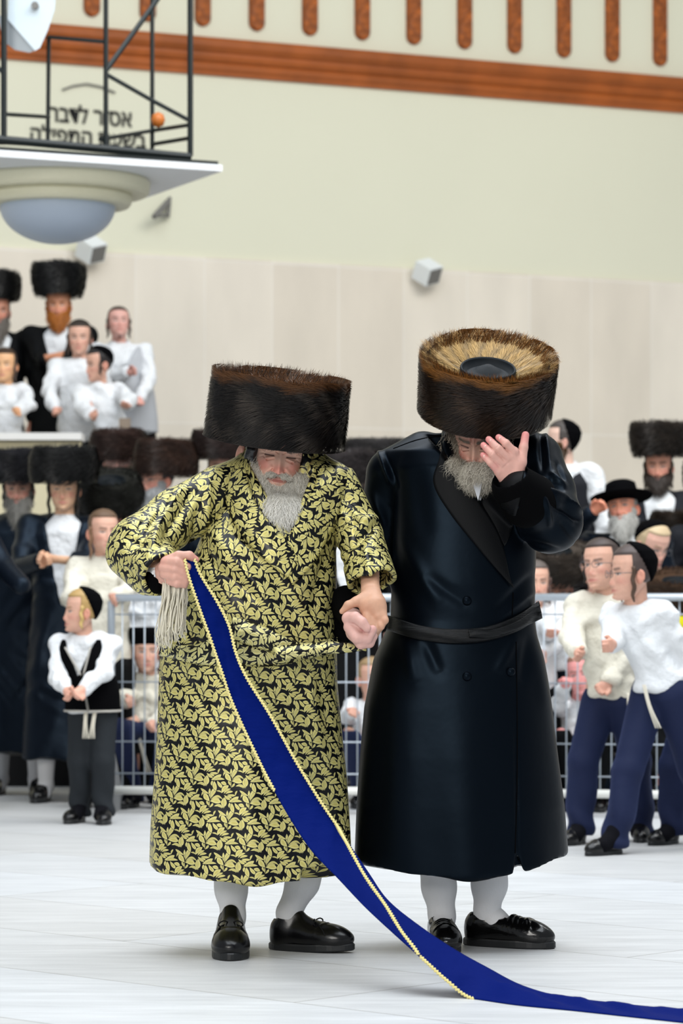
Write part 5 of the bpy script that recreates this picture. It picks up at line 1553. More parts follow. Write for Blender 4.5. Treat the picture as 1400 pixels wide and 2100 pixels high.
# fist held out beside the old man's hand
S = SDF((-.03, 8.45, .88), (.13, 8.90, 1.06), .0022)
Yf = 8.60
S.cone(P(722, 1262, 8.82), P(730, 1282, 8.66), .028, .032, k=0)
S.ell(P(732, 1292, Yf + .02), (.034, .040, .036), k=.012)
S.chain([P(716, 1286, Yf), P(732, 1308, Yf - .02), P(752, 1309, Yf - .015), P(763, 1292, Yf)], [.017, .0165, .016, .014], k=.006)
S.chain([P(722, 1300, Yf + .01), P(740, 1320, Yf - .008), P(757, 1318, Yf), P(765, 1305, Yf + .01)], [.016, .0155, .0145, .013], k=.005)
S.chain([P(714, 1268, Yf + .005), P(728, 1266, Yf - .016), P(742, 1276, Yf - .028), P(752, 1288, Yf - .030)], [.019, .0155, .0145, .0125], k=.006)
h2v, h2f = S.mesh(); h2v = relax(h2v, h2f, 2, .5)
V, Fs = join([(bv, bf), (hvw, hf), (h1v, h1f), (h2v, h2f)])
C = np.concatenate([skin_col(bv), hc, skin_col(h1v, (.62, .34, .28), (.66, .22, .22), tips), skin_col(h2v, (.62, .36, .31), (.64, .26, .25), [(P(752, 1288, Yf), .025), (P(740, 1300, Yf), .02)])])
mk('body', V, Fs, M_['skin'], root, col=C)
# nails
for (x, y, Y_, dx, dy) in ((1025, 899, Yh - .012, -.7, -.6), (1006, 904, Yh - .013, -.75, -.7), (995, 916, Yh - .011, -.75, -.75), (993, 936, Yh - .008, -.75, -.7)):
    MB().lathe([(.0005, .0022), (.0035, .0018), (.005, 0), (.0052, -.001)], P(x, y, Y_), 14, rot(0, 90, 0) , sx=.9, sy=1.1).build('fingernail', mat('fingernail', (.72, .42, .36), .3, .5) if 'fingernail' not in bpy.data.materials else bpy.data.materials['fingernail'], root, smooth=True)
stocking(P(892, 1740, 9.12), P(900, 1820, 9.12), P(906, 1880, 9.12), P(906, 1905, 9.10), .058, .050, .038)
stocking(P(1005, 1740, 9.13), P(1003, 1815, 9.13), P(998, 1868, 9.14), P(998, 1893, 9.14), .058, .052, .037)
stocking(P(1000, 1872, 9.14), P(1014, 1886, 9.13), P(1026, 1896, 9.125), P(1036, 1904, 9.12), .036, .034, .030)
shoe(root, (P(908, 0, 9.1)[0] - .01, 9.17, 0), 4, .275, 'patent', laces=False, style='slip', wf=1.0)
shoe(root, (P(955, 0, 9.1)[0], 9.17, 0), 66, .285, 'patent', laces=False, style='slip', wf=1.0)
# beard: curly, grey brown
def W_(p): return place(np.array(p, float), HO, HR, hs)
S = SDF((.22, 8.72, 1.24), (.56, 9.12, 1.52), .005)
S.chain([W_((-.074, .0, -.02)), W_((-.066, -.04, -.065)), W_((-.03, -.08, -.115))], [.020, .030, .036], k=0)
S.chain([W_((.070, .0, -.03)), W_((.060, -.04, -.07)), W_((.02, -.08, -.115))], [.014, .022, .030], k=.02)
S.cone(W_((-.01, -.085, -.115)), P(972, 962, 8.88), .036, .022, k=.03); S.cone(W_((-.06, -.05, -.08)), P(934, 948, 8.94), .030, .016, k=.03)
S.cone(W_((.02, -.085, -.11)), P(1003, 962, 8.88), .03, .02, k=.03)
V, Fq = S.mesh(); V = relax(V, Fq, 2)
bd = mk('beard', V, Fq, M_['furbase'], root, col=np.repeat(np.array([[.22, .19, .15]]), len(V), 0))
beard_strands('beard_hair', bd, V, Fq, 20000, .030, (.25, .21, .16), (.50, .46, .38), down=np.array([-.12, .02, -1.]), seed=8, curl=.009, w=.0008, out=.55)
pp, vv = [], []
for s in (-1, 1):
    a, v = hair_line('', W_((s * .002, -.100, -.0585)), W_((s * .027, -.090, -.064)), 700, HR @ np.array([s * .9, -.25, -.55]), .020, 0, 0); pp.append(a); vv.append(v)
    a, v = hair_line('', W_((s * .073, -.028, .015)), W_((s * .060, -.070, -.058)), 2600, HR @ np.array([s * .55, -.3, -.8]), .034, 0, 0, spread=.011, curl=.005); pp.append(a); vv.append(v)
Pp = np.concatenate(pp); v = np.concatenate(vv)
ribbons('moustache', Pp, np.repeat(np.array([[0, -1., .3]]), len(Pp), 0), .0011, .0005, np.array([.22, .18, .13]) * v, np.array([.45, .40, .32]) * v, M_['hair'], root)
pp, vv = [], []
a, v = hair_line('', W_((.030, -.088, .030)), W_((.060, -.070, .010)), 600, HR @ np.array([.7, -.4, -.2]), .020, 0, 0, spread=.007)
ribbons('eyebrow', a, np.repeat(np.array([[0, -1., .3]]), len(a), 0), .0010, .0005, np.array([.22, .20, .16]) * v, np.array([.48, .46, .40]) * v, M_['hair'], root)
# brown sidelock before the ear
S = SDF(W_((-.075, -.02, 0)) - .07, W_((-.075, -.02, 0)) + .07, .003)
S.chain([W_((-.074, -.020, .040)), W_((-.080, -.024, .020)), W_((-.078, -.020, -.002)), W_((-.082, -.022, -.018))], [.008, .010, .009, .005], k=.005)
V, Fq = S.mesh(); mk('sidelock', relax(V, Fq, 2), Fq, mat('brown_sidelock', (.09, .045, .02), .5, .4, bump=(60, .8, .004)), root)
# hat, tipped well forward so the golden inside shows
HC = P(998, 786, 9.00)
fur_hat(root, HC, rot(3, 27, 2.0), .190, .197, .158, strands=30000, seed=5, dark=(.014, .008, .005), tip=(.09, .055, .036), inner=(.40, .26, .10), rim=(.24, .10, .025), L=.060, w=.0018,
        inner_r=.082, depth=.044, rimtips=5200, bowl_strands=11000, shag=.30)

# ================================================================== the onlookers
SK = (.66, .38, .28)
def person(label, head, Y, kind='man', floor=0.0, yaw=0, hyaw=0, pitch=0, roll=0, hs=1.0, ws=1.0, hips=0, top='coat', tm='coat_black', hat=None, hatc=None,
           hair=(.03, .02, .015), hair_on=True, hair_len=0, beard=None, blen=.08, payot=None, plen=.10, armL=None, armR=None, glasses=False, lower='skirt', lm='coat_black',
           hipf=None, skin=SK, look='open', stock=False, shirt='shirt', hatkw=None, vest=None, hands=True, seed=1, knees=None, smile=0.0, feet=None, trimmed=False, tassel=None, cat='person', hem=.15, hzf=None, hipy=0.0, headsc=None, vopen=True, part='coat'):
    """head=(px,py) centre of the face in the photo; Y its distance. armL / armR: (px,py,Y) of the hand or None (L, R as in the picture)"""
    H = P(head[0], head[1], Y)
    ht = (H[2] - floor) / .93 if hipf is None else hipf
    s = ht / 1.75
    xh = P(head[0] + hips, 0, Y)[0]
    rt = np.array([xh, Y + hipy, floor])
    R0 = rot(yaw)
    root = empty('person', rt, label, cat)
    toL = lambda p: R0.T @ (np.array(p) - rt)
    toW = lambda v: v @ R0.T + rt
    h = toL(H)
    k = min(1.0, .55 + .45 * s) if kind != 'man' else 1.0
    hsc = (headsc or (1.0 if kind == 'man' else .93)) * hs
    HRl = rot(hyaw, pitch, roll)
    hc_ = h.copy()
    nb = hc_ + np.array([0, .035, -.150 * hsc])                  # base of neck
    sw = (.185 if kind == 'man' else .122) * ws * (1 if kind == 'man' else max(.75, s / .75))
    sz = nb[2] - .045 * max(s, .7)
    hz = ((hzf or (.52 if lower == 'trousers' else .50)) * ht) if floor + .5 * ht < H[2] else .3
    hz = min(hz, sz - .32 * max(s, .6))
    shL = np.array([nb[0] - sw, nb[1] + .01, sz]); shR = np.array([nb[0] + sw, nb[1] + .01, sz])
    q = (.165 if kind == 'man' else .112) * ws * (1 if kind == 'man' else max(.8, s / .75)); qy = q * .70
    l1, l2 = .29 * max(s, .72), .25 * max(s, .72)
    def ik(a, b, hint):
        a = np.array(a); b = np.array(b); v = b - a; d = np.linalg.norm(v); m_ = l1 + l2 - .01
        if d > m_: b = a + v / d * m_; v = b - a; d = m_
        x = (l1 * l1 - l2 * l2 + d * d) / (2 * d); hh = math.sqrt(max(l1 * l1 - x * x, 0)); u = v / d
        n = np.array(hint, float); n = n - (n @ u) * u; n /= np.linalg.norm(n) + 1e-9
        return a + u * x + n * hh, b
    arms = []
    for sgn, sh_, tgt in ((-1, shL, armL), (1, shR, armR)):
        t = toL(P(*tgt[:3])) if tgt is not None else np.array([sh_[0] + sgn * .05, sh_[1] - .04, sz - (l1 + l2) * .97])
        hint = tgt[3] if tgt is not None and len(tgt) > 3 else (sgn * .6, .35, -.6)
        e, w = ik(sh_, t, hint)
        arms.append((sh_, e, w, tgt is not None))
    feetL = [np.array([-.085 * s - .01, .02, .0]), np.array([.085 * s + .01, -.03, .0])] if feet is None else [np.array([f[0], f[1], 0.]) for f in feet]
    kn = [np.array([f[0] * .95, (f[1] - .03) * .5 - .02, .27 * ht]) for f in feetL] if knees is None else [np.array(a, float) for a in knees]
    hpj = [np.array([-.08 * s, 0, hz]), np.array([.08 * s, 0, hz])]
    ank = [f + np.array([0, -.005, .075]) for f in feetL]; lk = 1.0 if kind == 'man' else 1.22
    lo = np.min([np.array([-.35, -.3, 0]), h - .2, *[a[1] - .15 for a in arms], *[a[2] - .15 for a in arms], *[a - .15 for a in feetL + kn]], 0); lo[2] = -.03
    hi = np.max([np.array([.35, .3, 0]), h + .2, *[a[1] + .15 for a in arms], *[a[2] + .15 for a in arms], *[a + .15 for a in feetL + kn]], 0)
    # body
    S = SDF(lo, hi, .014)
    mid = lambda t: (np.array([0, 0, hz]) * (1 - t) + nb * t)
    S.loft([(hz - .06, 0, 0, q * .72, qy * .7), (hz + .1 * s, *mid(.25)[:2], q * .8, qy * .8), (sz - .02, nb[0], nb[1], q * .95, qy * .85), (nb[2], nb[0], nb[1], .05, .05)], k=0)
    S.cone(nb - [0, 0, .03], hc_ + [0, .02, -.04], .052 * hsc, .050 * hsc, k=.03)
    for (a, e, w, _) in arms:
        S.cone(a, e, .036, .028, k=.03); S.cone(e, w, .028, .022, k=.02)
    for j in (0, 1):
        S.cone(hpj[j], kn[j], .08 * s, .05 * s, k=.03); S.cone(kn[j], ank[j], .05 * s, .035, k=.02)
        S.cone(ank[j], feetL[j] + [0, -.09, .04], .03, .025, k=.02)
    bv, bf = S.mesh(); parts = [(bv, bf)]; cols = [skin_col(bv, skin)]
    hv, hf, hcol = head_mesh(70, 84, skin=skin, child=kind != 'man', closed=look == 'closed', old=look == 'old', brow=tuple(np.array(hair) * .4 + np.array(skin) * (.35 if kind != 'man' else .15)), smile=smile, red=-.05 if kind != 'man' else .15)
    parts.append((place(hv, hc_, HRl, hsc), hf)); cols.append(hcol)
    hd = .062 * (1 if kind == 'man' else .85)
    for (a, e, w, posed) in arms:
        if not hands: continue
        u = (w - e); u /= np.linalg.norm(u)
        S = SDF(w - .17, w + .17, .0055)
        sd = np.cross(u, [0, 1., .1]); sd /= np.linalg.norm(sd) + 1e-9; nn_ = np.cross(sd, u)
        f = 1 if kind == 'man' else .85
        S.cone(w - u * .03, w + u * .02, .024 * f, .026 * f, k=0)
        for c_ in (-.024, -.008, .008, .024):
            S.cone(w + u * .02, w + u * .075 * f + sd * c_ * f, .022 * f, .0125 * f, k=.01)
            Lf = (.060 - abs(c_ - .004) * .7) * f; bend = -nn_ * (.020 if posed else .010) * f
            p1 = w + u * .075 * f + sd * c_ * f; p2 = p1 + u * Lf * .5 + bend * .6; p3 = p2 + u * Lf * (.25 if posed else .45) + bend * 1.2
            S.chain([p1, p2, p3], [.0105 * f, .0095 * f, .008 * f], k=.003)
        p1 = w + u * .02 + sd * .018 * f
        S.chain([p1, p1 + u * .035 * f + sd * .022 * f + nn_ * -.01, p1 + u * .062 * f + sd * .026 * f - nn_ * .02 * f], [.014 * f, .011 * f, .009 * f], k=.006)
        v, f_ = S.mesh(); parts.append((v, f_)); cols.append(skin_col(v, (skin[0], skin[1] * .93, skin[2] * .93)))
    V, Fs = join(parts)
    mk('body', toW(V), Fs, M_['skin'], root, col=np.concatenate(cols))
    # upper garment
    z0 = (hem * ht if top == 'coat' and lower == 'skirt' else hz - .03 * s)
    S = SDF(lo, hi, .0095)
    if top == 'coat' and lower == 'skirt':
        tab = [(z0, 0, 0, q * 1.32, q * 1.15), (hz * .7, 0, 0, q * 1.22, q * .98), (hz, 0, 0, q * 1.08, qy * 1.12)]
    else:
        tab = [(z0 - .04 * s, 0, 0, q * 1.02, qy * 1.18), (hz + .02, 0, 0, q * 1.03, qy * 1.15)]
    tab += [(hz + (sz - hz) * .35, *mid(.38)[:2], q * 1.0, qy * 1.12), (sz - .05, nb[0], nb[1] - .005, q * 1.12, qy * 1.1), (sz + .02, nb[0], nb[1], q * .85, qy * .85), (nb[2] + .012, nb[0], nb[1], .066 * hsc, .062 * hsc)]
    S.loft(tab, k=0, n=2.3)
    for (a, e, w, _) in arms:
        S.cone([nb[0], nb[1], sz + .0], a, .055, .060 * (.9 if kind != 'man' else 1.1), k=.04)
        r1, r2, r3 = (.066, .056, .048) if kind == 'man' else tuple(np.array((.054, .050, .042)) * min(1, max(.8, s / .75)))
        S.cone(a, e, r1, r2, k=.03); S.cone(e, w - (w - e) * .06, r2, r3, k=.015)
    if (top == 'coat' or vest) and vopen:
        zz0 = hz + (sz - hz) * (.22 if top == 'coat' else .45)
    if top == 'coat' and vopen:
        S.fn(lambda X, Y_, Z: np.maximum(np.maximum(np.abs(X - nb[0] * np.clip((Z - hz) / (sz - hz), 0, 1)) - np.clip(Z - zz0, 0, 1) * .21, Y_ - nb[1] + .045), zz0 - Z), (lo[0], lo[1], zz0), (hi[0], nb[1], nb[2] + .1))
    if top == 'shirt':
        ring = [nb + np.array([.062 * hsc * math.sin(a), -.060 * hsc * math.cos(a), .014 - .020 * math.cos(a)]) for a in np.linspace(-math.pi, math.pi, 15)]
        S.chain(ring, [.011] * 15, k=.004)
    S.cone(nb - [0, 0, .02], nb + [0, 0, .2], .050 * hsc, .055 * hsc, sub=True)
    V, Fq = S.mesh(); V = relax(V, Fq, 2); N = vnormals(V, Fq)
    rg = np.random.default_rng(seed)
    if len(V):
        f_ = np.zeros(len(V))
        for _ in range(34):
            c_ = V[rg.integers(len(V))]; dr = rg.normal(0, 1, 3); dr[1] *= .3; dr /= np.linalg.norm(dr)
            f_ += np.sin((V @ dr) * rg.uniform(35, 85) + rg.uniform(0, 6)) * np.exp(-np.sum((V - c_) ** 2, 1) / .014)
        V = V + N * np.clip(f_ * (.0060 if top == 'coat' else .0070), -.0045, .014)[:, None]
        if top == 'coat' and lower == 'skirt':
            th_ = np.arctan2(V[:, 0], -V[:, 1]); lw = np.clip((hz - V[:, 2]) / hz, 0, 1)
            V = V + N * (lw * .012 * np.sin(th_ * 5 + seed))[:, None]
    mk('coat' if top == 'coat' else 'shirt', toW(V), Fq, M_[tm], root)
    if top == 'coat' and vopen:
        S = SDF(lo, hi, .010)
        S.loft([(hz, 0, 0, q * .9, qy * .95), (hz + (sz - hz) * .4, *mid(.4)[:2], q * .9, qy * 1.0), (sz - .03, nb[0], nb[1] - .005, q * .85, qy * .98), (nb[2] + .02, nb[0], nb[1] - .004, .060 * hsc, .060 * hsc)], k=0)
        S.cone(nb - [0, 0, .02], nb + [0, 0, .2], .046 * hsc, .050 * hsc, sub=True)
        V, Fq = S.mesh(); mk('shirt', toW(relax(V, Fq, 2)), Fq, M_[shirt], root)
    if vest:
        S = SDF(lo, hi, .009)
        S.loft([(hz - .05 * s, 0, 0, q * 1.22, qy * 1.5), (hz + .05, 0, 0, q * 1.2, qy * 1.5), (hz + (sz - hz) * .4, *mid(.4)[:2], q * 1.26, qy * 1.75), (sz - .05, nb[0], nb[1] - .005, q * 1.22, qy * 1.75), (sz + .03, nb[0], nb[1], q * .95, qy * 1.4), (nb[2] + .004, nb[0], nb[1], .07, .07)], k=0, n=2.2)
        S.fn(lambda X, Y_, Z: np.maximum(np.maximum(np.abs(X - nb[0]) - np.clip(Z - zz0, 0, 1) * .42, Y_ - nb[1] + .02), zz0 - Z), (lo[0], lo[1], zz0), (hi[0], nb[1], nb[2] + .1))
        for sh_ in (shL, shR):
            S.cone(sh_ + np.array([0, 0, -.12]), sh_ + np.array([0, 0, .06]), .062, .050, sub=True)
        V, Fq = S.mesh(); V = relax(V, Fq, 2)
        vo = mk('vest', toW(V), Fq, M_[vest], root)
        if trimmed:
            yf = lambda z: -(np.interp(z, [hz, sz], [qy * 1.5, qy * 1.76])) + np.interp(z, [hz, sz], [0, nb[1]]) - .004
            b = MB(); hw = lambda z: np.clip(z - zz0, 0, 1) * .42
            zs = np.linspace(hz - .045 * s, sz - .01, 16)
            b.tube(toW(np.array([(nb[0] * (z - hz) / (sz - hz) - hw(z), yf(z) + hw(z) ** 2 * 2, z) for z in zs])), .0055, 6)
            b.tube(toW(np.array([(nb[0] * (z - hz) / (sz - hz) + hw(z), yf(z) + hw(z) ** 2 * 2, z) for z in zs])), .0055, 6)
            b.tube(toW(np.array([(math.sin(a) * q * 1.235, -math.cos(a) * qy * 1.53, hz - .047 * s) for a in np.linspace(-1.8, 1.8, 24)])), .006, 6)
            b.build('trim', M_['trim_grey'], vo, smooth=True)
    # lower garment
    if lower == 'trousers':
        S = SDF([lo[0], lo[1], 0], [hi[0], hi[1], hz + .1], .0095)
        S.loft([(hz - .10 * s, 0, 0, q * .92, qy * .98), (hz + .02, 0, 0, q * .98, qy * 1.06)], k=0)
        for j in (0, 1):
            S.cone(hpj[j] - [0, 0, .095 * s], kn[j], .092 * s * lk, .074 * s * lk, k=.03); S.cone(kn[j], ank[j] - [0, 0, .03], .074 * s * lk, .066 * s * lk, k=.02)
        S.fn(lambda X, Y_, Z: Z - .030 + 0 * X + 0 * Y_, (lo[0], lo[1], -.03), (hi[0], hi[1], .1))
        V, Fq = S.mesh(); V = relax(V, Fq, 2); N = vnormals(V, Fq)
        V = V + N * (.007 * np.sin(V[:, 2] * 40 + V[:, 0] * 40 + 2 * np.sin(V[:, 2] * 13)) * np.clip((.6 * hz - V[:, 2]) * 4, 0, 1))[:, None]
        mk('trousers', toW(V), Fq, M_[lm], root)
    if True:
        for j in (0, 1):
            S = SDF(feetL[j] + [-.12, -.15, 0], feetL[j] + [.12, .12, .50], .006)
            S.cone(ank[j] + (kn[j] - ank[j]) * (.8 if stock else .16), ank[j] + [0, 0, .02], .060 if stock else .036, .040, k=0); S.cone(ank[j], feetL[j] + [0, -.095, .040], .042, .031, k=.02)
            V, Fq = S.mesh(); mk('stocking' if stock else 'sock', toW(relax(V, Fq, 1)), Fq, M_['stocking' if stock else 'sock'], root)
    if knees is None or True:
        for j in (0, 1):
            hl = toW(feetL[j][None] + np.array([[0, .045, 0]]))[0]
            shoe(root, (hl[0], hl[1], floor), yaw + (j * 2 - 1) * 8, .27 * (1 if kind == 'man' else .80), 'leather', laces=False, style='slip')
    # hair, beard, hat
    PW = lambda v: toW(place(v, hc_, HRl, hsc))
    if hair_on:
        v, f = head_region(hair_region(.007 if kind != 'man' else .008, sidez=-.03))
        mk('hair', PW(v), f, M_['hair'], root, col=np.repeat(np.array([hair]), len(v), 0))
    if beard is not None:
        v, f = head_region(beard_region(blen), 60, 80)
        bo = mk('beard', PW(v), f, M_['furbase'], root, col=np.repeat(np.array([beard]) * .8, len(v), 0))
        sel = v[:, 2] < -.045
        fm = sel[f].all(1) & (v[f][:, :, 1].mean(1) < .01)
        if fm.any():
            beard_strands('beard_hair', bo, PW(v), f[fm], 1400, .032, np.array(beard) * .8, np.array(beard) * 1.25, seed=seed, w=.0028, curl=.004, K=6, out=.3)
    if payot is not None:
        for sg in (-1, 1):
            z = np.linspace(.03, .03 - plen - .04, 12)
            pts = np.stack([sg * (.077 + .004 * np.sin(z * 110)), -.016 + .006 * np.cos(z * 110), z], 1)
            # hang straight down in the world from the temple
            top_ = PW(pts[:1])[0]
            wp = np.array([PW(np.array([[sg * .079, -.018, .03]]))[0] + toW(np.array([[sg * .004 * math.sin(i * 1.3), -.004 * math.cos(i * 1.3), 0]]))[0] - toW(np.zeros((1, 3)))[0] - np.array([0, 0, (plen + .04) * i / 11]) for i in range(12)])
            MB().tube(wp, [.008] + [.0095] * 8 + [.008, .006, .003], 7).build('sidelock', M_['hair'], root, smooth=True, col=None)
            so = root.children[-1] if False else None
            o_ = bpy.data.objects[[c.name for c in root.children if c.name.startswith('sidelock')][-1]]
            ca = o_.data.color_attributes.new('Col', 'FLOAT_COLOR', 'POINT'); n_ = len(o_.data.vertices)
            ca.data.foreach_set('color', np.tile(np.array([*payot, 1.0], dtype=np.float32), n_))
    if glasses:
        b = MB()
        for sg in (-1, 1):
            pts = [(sg * .033 + .021 * math.cos(a), -.108 + abs(math.cos(a)) * .004, .0 + .015 * math.sin(a)) for a in np.linspace(0, 2 * math.pi, 20)]
            b.tube(PW(np.array(pts)), .0014, 5); b.tube(PW(np.array([(sg * .054, -.100, .004), (sg * .074, -.06, .004), (sg * .08, .0, .002)])), .0014, 5)
        b.tube(PW(np.array([(-.012, -.110, .003), (0, -.113, .006), (.012, -.110, .003)])), .0014, 5)
        b.build('glasses', M_['glass_rim'], root, smooth=True)
    kw = dict(hatkw or {})
    if hat == 'fur':
        rb = kw.pop('rb', .175); rtp = kw.pop('rt', .178); hh = kw.pop('h', .15); up = kw.pop('up', .115) + .030; pt = kw.pop('pt', 4); fwd = kw.pop('fwd', 0)
        Rh = R0 @ rot(hyaw, pitch + pt, roll)
        c = PW(np.array([[0, .01 + fwd, up]]))[0]
        dk = hatc or (.016, .012, .010)
        fur_hat(root, c, Rh, rb, rtp, hh, strands=kw.pop('n', 3200), seed=seed, dark=dk, tip=tuple(np.array(dk) * 3.2), inner=tuple(np.array(dk) * 2), rim=tuple(np.array(dk) * 2.2), L=.05, w=.0045, inner_r=.08, depth=.03, rimtips=500, rnd=kw.pop('rnd', .13), **kw)
    elif hat == 'kippah':
        v, f = head_region(kippah_region(kw.get('th', .014), kw.get('tilt', .75), kw.get('lim', .060)))
        mk('skullcap', PW(v), f, M_['kippah'], root)
    elif hat == 'brim':
        Rh = R0 @ rot(hyaw, pitch + kw.get('pt', -2), roll); c = PW(np.array([[0, .005, .058]]))[0]
        MB().lathe([(.084, -.02), (.085, .0), (.12, -.002), (.165, .004), (.172, .012), (.165, .010), (.12, .006), (.092, .010), (.088, .05), (.082, .085), (.06, .098), (.001, .10)], c, 48, Rh, sy=1.12).build('brimmed_hat', M_['kippah'], root, smooth=True)
    elif hat == 'pill':
        Rh = R0 @ rot(hyaw, pitch, roll); c = PW(np.array([[0, .01, .075]]))[0]
        MB().lathe([(.06, -.03), (.086, -.028), (.093, -.015), (.097, .03), (.096, .05), (.086, .062), (.001, .064)], c, 40, Rh).build('plush_hat', M_['kippah'], root, smooth=True)
    if tassel:
        b = MB()
        for (x0, x1, L_t) in tassel:
            st = np.array([x0, -qy * 1.25, hz - .03 * s])
            for d_ in (-.006, 0, .006):
                b.tube(toW(resample([st + [d_, 0, 0], st + [(x1 - x0) * .5 + d_, -.02, -L_t * .5], st + [x1 - x0 + d_ * 2, -.015, -L_t]], 10)), .0035, 5)
        b.build('wool_tassel', M_['tzitzit'], root, smooth=True)
    return root

# ---- gallery at the left with people on it
GY = 19.3
gx1 = P(262, 0, GY)[0]
quadbox('gallery_floor', ((gx1 - 6) / 2 - 0, GY + 1.6, .70), (gx1 + 6 + .0, 3.1, 1.40), M_['riser'])
gp = empty('gallery_parapet', (gx1 - 2, GY, 1.40), 'low cream parapet with a white cloth along its top, at the gallery edge', 'parapet')
zt0, zt1 = P(0, 885, GY)[2], P(205, 893, GY)[2]
MB().box(((gx1 - 6) / 2 - .15, GY + .05, 1.40 + (zt1 - 1.44) / 2), (gx1 + 6 - .3, .08, zt1 - 1.44)).build('panel', M_['cream_panel'], gp)
MB().box(((gx1 - 6) / 2 - .15, GY + .06, zt1 - .01), (gx1 + 6 - .28, .28, .045)).build('cloth_top', M_['cloth_white'], gp)
MB().box((gx1 - .02, GY + .02, 1.40 + .42), (.07, .07, .86)).build('end_post', mat('grey_brown_post', lin(140, 124, 108), .6), gp)
FG = 1.40
person('ginger-bearded person in black coat and tall fur hat on the gallery, arms folded', (120, 628), 20.65, floor=FG, ws=1.05, beard=(.40, .13, .02), blen=.045, hair=(.30, .10, .02), payot=(.30, .10, .03), plen=.05, skin=(.62, .28, .16), hat='fur', hatc=(.006, .006, .006),
       hatkw=dict(rb=.165, rt=.198, h=.21, up=.150, pt=-2), armL=(140, 742, 20.30), armR=(85, 735, 20.25), hands=False, seed=21)
person('grey-bearded person in fur hat on the gallery, cut by the left frame edge', (-4, 640), 20.75, floor=FG, hyaw=10, beard=(.16, .14, .12), blen=.10, hair=(.03, .03, .03), skin=(.55, .25, .16), hat='fur', hatc=(.006, .006, .006), hatkw=dict(rb=.15, rt=.16, h=.17, up=.15, pt=-4), seed=22)
person('smiling child in white shirt and black skullcap beside the ginger-bearded person', (163, 695), 20.02, 'boy', floor=FG, hs=1.02, ws=1.1, top='shirt', tm='shirt', lower='trousers', lm='coat_black', hair=(.03, .02, .015), hat='kippah', payot=(.05, .03, .02), smile=.6,
       armL=(112, 865, 19.6, (-1, 0, -.3)), armR=(170, 860, 19.5), seed=23)
person('child in white shirt seen in profile with folded arms on the gallery rail', (203, 748), 19.72, 'boy', floor=FG, hyaw=-62, pitch=8, hips=38, ws=1.0, top='shirt', tm='shirt', lower='trousers', lm='coat_black', hair=(.015, .012, .012), hat='kippah', hatkw=dict(lim=.05), payot=(.02, .015, .012), plen=.06,
       armL=(196, 866, 19.30, (-.6, -.2, -.5)), armR=(262, 838, 19.28, (1, .3, -.3)), seed=24)
person('child in white shirt and grey vest looking upwards at the gallery end', (243, 664), 20.4, 'boy', floor=FG, hyaw=10, pitch=-14, hips=22, ws=1.12, top='shirt', tm='shirt', lower='trousers', lm='coat_black', hair=(.05, .03, .02), payot=(.06, .04, .03), plen=.09, vest='shirt_grey',
       armL=(262, 765, 20.12), armR=(285, 835, 20.0, (1.2, .3, -.2)), skin=(.66, .36, .30), seed=25)
person('child in white shirt leaning on the parapet at the far left of the gallery', (10, 750), 19.77, 'boy', floor=FG, hyaw=-8, top='shirt', tm='shirt', lower='trousers', lm='coat_black', hair=(.04, .02, .01), skin=(.74, .42, .22), payot=(.06, .04, .03), armL=(-20, 850, 19.35), armR=(34, 850, 19.35, (1, .2, -.4)), seed=26)

# ---- standing crowd, left
RS = quadbox('riser_step', (0, 18.6, .09), (9, 2.0, .18), M_['riser'])
person('person with long grey beard and wide fur hat, left of the young beardless person', (38, 1004), 16.85, ws=1.1, tm='coat_blue', beard=(.20, .19, .17), blen=.11, hair=(.03, .03, .03), payot=(.05, .045, .04), plen=.09, skin=(.60, .34, .25), hat='fur', hatc=(.012, .012, .014),
       hatkw=dict(rb=.185, rt=.180, h=.165, up=.105, pt=5), look='old', stock=True, hem=.13, vopen=False, seed=31)
person('young beardless person in open dark coat and white shirt, hands clasped, wide fur hat', (131, 1004), 16.2, ws=1.02, tm='coat_blue', hair=(.02, .015, .01), payot=(.012, .010, .008), plen=.15, skin=(.68, .42, .27), hat='fur', hatc=(.010, .010, .010),
       hatkw=dict(rb=.185, rt=.180, h=.17, up=.108, pt=6), armL=(86, 1150, 15.85, (-.6, .3, -.7)), armR=(104, 1146, 15.83, (.6, .4, -.6)), stock=True, hem=.13, seed=32)
person('person in glossy dark blue coat standing at the left frame edge, one arm across', (-112, 1000), 15.5, ws=1.15, yaw=30, tm='coat_blue', hair=(.02, .02, .02), hat='fur', beard=(.1, .1, .1), armL=(-60, 1230, 15.1), armR=(70, 1235, 15.2, (.2, -.3, -.9)), hands=False, hem=.10, seed=33, vopen=False)
person('person with glasses, face almost hidden between brown fur hats', (243, 952), 17.4, floor=.0, tm='coat_black', beard=(.25, .2, .15), hair=(.05, .03, .02), skin=(.72, .42, .36), glasses=True, hat='fur', hatc=(.030, .018, .015), hatkw=dict(rb=.175, rt=.158, h=.14, up=.09, pt=8), seed=34)
person('person seen only as a dark fur hat lowered in front of the bespectacled onlooker', (228, 1050), 16.55, pitch=14, tm='coat_black', beard=(.02, .02, .02), hair=(.02, .02, .02), hat='fur', hatc=(.014, .014, .012), hatkw=dict(rb=.19, rt=.165, h=.16, up=.085, pt=10), skin=(.62, .30, .2), seed=35)
person('bespectacled person in profile with short grey beard and large brown fur hat', (322, 985), 17.05, hyaw=-48, ws=1.0, tm='coat_blue', beard=(.42, .42, .42), blen=.045, hair=(.05, .04, .04), skin=(.72, .36, .26), glasses=True, hat='fur', hatc=(.026, .014, .010), hatkw=dict(rb=.195, rt=.165, h=.19, up=.100, pt=0, fwd=.05), seed=36)
